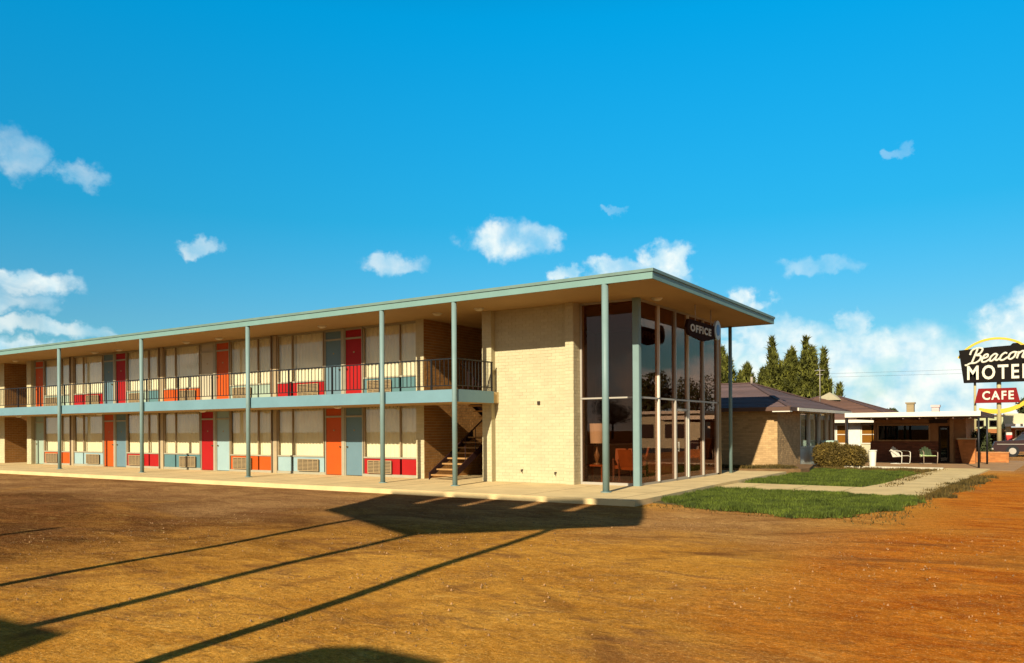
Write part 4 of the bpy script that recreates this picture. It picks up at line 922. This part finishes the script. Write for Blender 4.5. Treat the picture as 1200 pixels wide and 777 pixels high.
a_ = [[(1.66,.46),(1.50,.50),(1.34,.30),(1.36,.06),(1.52,.06),(1.66,.30),(1.68,.48),(1.66,.12),(1.80,.06),(1.90,.18)]]
c_ = [[(2.24,.44),(2.10,.50),(1.94,.32),(1.96,.06),(2.16,.03),(2.36,.20)]]
o_ = [[(2.62,.50),(2.44,.40),(2.42,.12),(2.58,.03),(2.74,.18),(2.74,.42),(2.62,.50),(2.84,.44)]]
n_ = [[(2.92,.50),(2.92,.04)],[(2.92,.34),(3.10,.50),(3.22,.42),(3.22,.08),(3.40,.06)]]
script(B_+e_+a_+c_+o_+n_, -3.15, 4.72, .70, .32, .050, 44.27, pn)
rp = T('cafe_panel', MB().extr([(x,44.34,z) for x,z in reversed([(-2.66,3.53),(-1.12,3.53),(-.97,2.84),(-2.82,2.84)])],(0,.16,0)), redp)
lt('CAFE',-2.50,-1.22,2.98,3.40,44.325,cre,rp,.025)
# yellow swoosh: thin over the top, thick under the bottom
def swoosh(a0,a1,cx,cz,rx,rz,wf,n=40):
    o = []; i_ = []
    for k in range(n+1):
        t_ = k/n; a = a0+(a1-a0)*t_; w_ = wf(t_); o.append((cx+(rx+w_)*math.cos(a),cz+(rz+w_)*math.sin(a))); i_.append((cx+(rx-w_)*math.cos(a),cz+(rz-w_)*math.sin(a)))
    m = MB(); N_ = n+1
    vs = [(x,44.52,z) for x,z in o]+[(x,44.52,z) for x,z in i_]+[(x,44.62,z) for x,z in o]+[(x,44.62,z) for x,z in i_]
    fs = []
    for k in range(n): fs += [(k,k+1,N_+k+1,N_+k),(2*N_+k,3*N_+k,3*N_+k+1,2*N_+k+1),(k,2*N_+k,2*N_+k+1,k+1),(N_+k,N_+k+1,3*N_+k+1,3*N_+k)]
    m.add(vs,fs); return m
T('swoosh', swoosh(R(150),R(-113),-1.95,4.17,1.80,1.74,lambda t: .05+.075*max(0,t-.55)/.45*(1 if t<.93 else (1-t)/.07)), yel)

# ================================================================== BACKGROUND ALONG THE ROAD
bh = thing('white_building', 'pale two storey building seen between the porch posts', 'building', (-4,70,0))
def Q(par, base):
    def fn(name, mb, m, parent=None, **kw):
        o = obj(name, mb, m, parent or par, **kw)
        if parent is None: o.location = (-base[0],-base[1],0)
        return o
    return fn
BB = Q(bh,(-4,70))
pw = mat('pale_wall', (.60,.56,.36),.8,.1); gw = mat('pale_green_wall', (.50,.52,.28),.8,.1)
BB('wall', MB().box(-5.2,-2.55,70,76,1.45,2.5), gw); BB('wall', MB().box(-4.9,-2.6,69.4,76,0,1.35), pw)
BB('awning', MB().extr([(-5.0,68.7,1.25),(-2.5,68.7,1.25),(-2.5,69.4,1.5),(-5.0,69.4,1.5)],(0,0,.05)), mat('awning_orange',(.5,.18,.05),.8))
for (x0,x1,z0,z1) in ((-4.35,-3.85,1.72,2.2),(-3.5,-3.0,1.72,2.2)):
    w_ = BB('window', MB().box(x0,x1,69.94,70,z0,z1), dark_m); 
    obj('pane', MB().box(x0+.05,x1-.05,69.92,69.935,z0+.05,z1-.05), glass('far_glass',(.2,.2,.2),1.5), w_)
for (x0,x1) in ((-4.3,-3.85),(-3.55,-3.0)):
    w_ = BB('window', MB().box(x0,x1,69.34,69.4,.45,1.1), dark_m)
    obj('pane', MB().box(x0+.05,x1-.05,69.32,69.335,.5,1.05), MATS.get('far_glass') or glass('far_glass',(.2,.2,.2),1.5), w_)
BB('roof', MB().box(-5.3,-2.5,69.9,76.1,2.5,2.6), MATS['roof_shingle_brown'])
ss = thing('service_station', 'cream service station with orange panels at the right edge', 'building', (0,66,0))
SS = Q(ss,(0,66))
SS('wall', MB().box(-2.25,4.5,66.5,73,0,1.6), mat('station_orange',(.52,.13,.04),.7,.15))
SS('wall_panel', MB().box(-2.35,-2.0,66.3,66.5,0,2.2), pw)
SS('canopy', MB().box(-2.3,4.6,64.0,73,1.72,1.90), white_m)
SS('gable', MB().extr([(-2.45,65.6,1.9),(3.5,65.6,1.9),(3.5,65.6,2.1),(-1.5,65.6,2.62),(-2.45,65.6,2.62)],(0,6,0)), cream_w)
for k in range(4):
    w_ = SS('window', MB().box(-1.75+1.1*k,-.95+1.1*k,66.42,66.5,.7,1.5), white_m); obj('pane', MB().box(-1.70+1.1*k,-1.0+1.1*k,66.40,66.41,.75,1.45), glass('station_glass',(.2,.2,.2),1.5), w_)
pump = thing('fuel_pump','small red fuel pump in front of the service station','fuel pump',(-2.0,62.5,0))
obj('pump_body', MB().bbox(-.2,.2,-.15,.15,.1,1.15,.04), mat('pump_red',(.5,.03,.02),.4), pump); obj('pump_head', MB().bbox(-.17,.17,-.13,.13,1.15,1.32,.04), white_m, pump); obj('pump_base', MB().box(-.25,.25,-.2,.2,0,.1), slab_m, pump)
# dark parked car
def car(label, loc, rz, body, group=None, top_m=None):
    t = thing('parked_car', label, 'car', loc, rz, group); prof = [(-2.35,.35),(-2.4,.62),(-2.3,.85),(-1.3,.93),(-.95,.95),(.95,.95),(2.0,.88),(2.3,.78),(2.35,.45),(2.2,.30),(-2.2,.30)]
    bd_ = MB(); W = .88
    bd_.extr([(x,-W,z) for x,z in prof],(0,2*W,0)); obj('body', bd_, body, t)
    rf_ = [(-1.45,.93),(-.95,1.36),(.35,1.40),(.95,.95)]
    obj('cabin_glass', MB().add([(-1.40,-.80,.93),(.92,-.80,.94),(.33,-.66,1.34),(-.93,-.66,1.31),(-1.40,.80,.93),(.92,.80,.94),(.33,.66,1.34),(-.93,.66,1.31)],[(0,1,2,3),(5,4,7,6),(1,5,6,2),(4,0,3,7)]), mat('car_glass',(.02,.025,.03),.08,.05,spec=.8) if 'car_glass' not in MATS else MATS['car_glass'], t)
    obj('roof', MB().add([(-1.0,-.68,1.31),(.38,-.68,1.34),(.38,.68,1.34),(-1.0,.68,1.31),(-.85,-.58,1.40),(.25,-.58,1.42),(.25,.58,1.42),(-.85,.58,1.40)],[(0,3,2,1),(4,5,6,7),(0,1,5,4),(1,2,6,5),(2,3,7,6),(3,0,4,7)]), top_m or body, t)
    for sx_ in (-1.45,1.42):
        for sy_ in (-1,1):
            wh = obj('wheel', MB().cyl((sx_,sy_*.72,.33),(sx_,sy_*.90,.33),.33,n=20), mat('tyre',(.02,.02,.02),.9) if 'tyre' not in MATS else MATS['tyre'], t)
            obj('hubcap', MB().cyl((sx_,sy_*.90,.33),(sx_,sy_*.92,.33),.18,n=16), alum_m, wh)
    for sx_ in (-2.42,2.36): obj('bumper', MB().bbox(sx_-.04,sx_+.06,-.86,.86,.38,.50,.02), alum_m, t)
    for sy_ in (-.6,.6): obj('headlight', MB().cyl((2.34,sy_,.68),(2.37,sy_,.68),.09,n=12), lens_m, t)
    obj('side_trim', MB().box(-2.2,2.2,-.895,-.88,.70,.73), alum_m, t)
    return t
car('dark maroon car parked beyond the sign planter at the right edge', (-.15,54.0,0), R(4), mat('car_maroon',(.035,.012,.010),.5,spec=.15))

# ================================================================== THINGS ACROSS THE ROAD (mirrored in the office glass)
mb_ = thing('roadside_store','long low cream store across the road mirrored in the office glass','building',(14,66,0)); MM = Q(mb_,(14,66))
MM('wall', MB().box(6,26,66,74,0,3.0), pw); MM('roof', MB().box(5.6,26.4,65.6,74.4,3.0,3.25), white_m)
for k in range(6):
    w_ = MM('window', MB().box(7.2+3.1*k,9.2+3.1*k,65.93,66,.9,2.1), dark_m)
for i,(x,y,hh) in enumerate([(9,96,9),(16,92,8),(23,94,10),(30,90,8),(38,92,9),(2.5,104,8)]):
    round_tree((x,y),hh,4,60+i,['tree','broad tree','tall tree','low tree','wide tree','far tree'][i]+' beyond the road',fol_b,3500)

# ================================================================== BEHIND THE CAMERA: the structures whose shadows fall on the lot
bb = thing('roadside_billboard','large angled billboard on three posts facing the lot','billboard',(-6.1,-3.0,0))
def shadow_pt(sx_, sy_, origin, d):
    """point on the vertical plane (through origin, along d) whose sun shadow reaches (sx_, sy_) on the ground"""
    # P = (sx,sy) - k*(dx,dy), z = k*TAN_EL ; (P-origin) x d = 0
    nx_, ny_ = -d[1], d[0]; k_ = ((sx_-origin[0])*nx_+(sy_-origin[1])*ny_)/(dx*nx_+dy*ny_)
    return (sx_-k_*dx, sy_-k_*dy, k_*TAN_EL)
kz = 7.0/TAN_EL
ap = (-8.63-kz*dx, 9.93-kz*dy); lf = (-12.85-kz*dx, 12.16-kz*dy); rt = (-5.94-kz*dx, 13.04-kz*dy)
bbm = mat('billboard_wood',(.25,.2,.15),.8,.2)
def bpanel(poly, a, b):
    d = Vector((b[0]-a[0],b[1]-a[1])).normalized(); n = (-d[1]*.12, d[0]*.12, 0)
    m = MB().extr([shadow_pt(x,y,a,d) for x,y in poly], n); o = obj('panel', m, bbm, bb); o.location = (6.1,3.0,0)
def lerp2(p,q,t): return (p[0]+(q[0]-p[0])*t, p[1]+(q[1]-p[1])*t)
TOP = 16.12
# main faces up to shadow line Y=14.8, then boards separated by open slots up to the top
bpanel([(-12.85,12.16),(-8.63,9.93),(-9.45,14.3),(-13.75,14.3)], ap, lf)
bpanel([(-8.63,9.93),(-5.95,12.95),(-6.50,14.4),(-9.45,14.3)], ap, rt)
for (x0,x1) in ((-14.65,-12.62),):
    bpanel([(-13.75,14.3),(-12.30,14.3),(-12.72,TOP),(-14.5,TOP)], ap, lf)
bpanel([(-12.02,14.3),(-10.95,14.3),(-11.35,TOP),(-12.42,TOP)], ap, lf)
bpanel([(-10.68,14.3),(-9.56,14.3),(-9.95,TOP),(-11.08,TOP)], ap, lf)
bpanel([(-9.28,14.3),(-8.32,14.35),(-8.70,TOP+.1),(-9.68,TOP)], ap, rt)
bpanel([(-8.05,14.35),(-6.50,14.4),(-7.42,TOP+.35),(-8.43,TOP+.2)], ap, rt)
for (sx_,sy_,zt) in ((-10.98,11.16,8.0),(-8.63,9.93,8.4),(-7.08,11.9,8.0)):
    k_ = 7.0/TAN_EL; x, y = sx_-k_*dx, sy_-k_*dy
    o = obj('post', MB().cyl((x,y,0),(x,y,zt),.085,n=12), bark_m, bb); o.location = (6.1,3.0,0)
up = thing('utility_pole','wooden utility pole standing south of the lot','utility pole',(-14.62-8/TAN_EL*dx,7.41-8/TAN_EL*dy,0))
obj('pole', MB().cyl((0,0,0),(0,0,8),.11,.08,n=12), bark_m, up)
def board(name,label,pts_,z,group):
    """board on legs whose shadow is the ground polygon pts_"""
    k_ = z/TAN_EL; bx, by = pts_[0][0]-k_*dx, pts_[0][1]-k_*dy
    t = thing(name,label,'shadow board',(bx,by,0),0,group)
    o = obj('roof', MB().prism([(x-k_*dx,y-k_*dy) for x,y in pts_],z-.1,z), bbm, t); o.location = (-bx,-by,0)
    for x,y in pts_[:4]:
        o = obj('leg', MB().cyl((x-k_*dx,y-k_*dy,0),(x-k_*dx,y-k_*dy,z-.1),.05,n=8), bark_m, t); o.location = (-bx,-by,0)
board('shadow_board','unseen flat board added behind the viewer to cast a shadow, left',[(-9.0,3.50),(-6.89,3.55),(-6.55,2.9),(-7.4,2.2),(-9.2,2.2)],5.0,'unseen boards added to cast shadows on the lot')  # both boards are invented, out of view, shaped only by the shadows they cast
board('shadow_board','unseen flat board added behind the viewer to cast a shadow, right',[(-4.95,3.6),(-4.75,4.42),(-4.45,4.62),(-3.7,4.6),(-3.0,3.4),(-3.6,2.6)],5.0,'unseen boards added to cast shadows on the lot')
for i,(x,y,hh) in enumerate([(-40,-90,8),(-62,-84,7),(-6,-95,9),(20,-90,8),(-80,-80,8)]):
    round_tree((x,y),hh,4,80+i,['spreading','low','tall','round','leafy'][i]+' tree south of the lot',fol_b,3000)
# overhead wires along the road
wm = mat('wire',(.03,.03,.03),.6)
for i,(z,x,lb) in enumerate([(7.6,1.2,'thin overhead wire beyond the sign, the upper one'),(7.2,1.4,'thin overhead wire beyond the sign, the lower one')]):
    tag(obj('overhead_wire', MB().tube([(-26+8*k,95,z+.02*(k-4)**2) for k in range(9)],.013,4), wm), lb, 'wire', 'overhead wires beyond the sign')
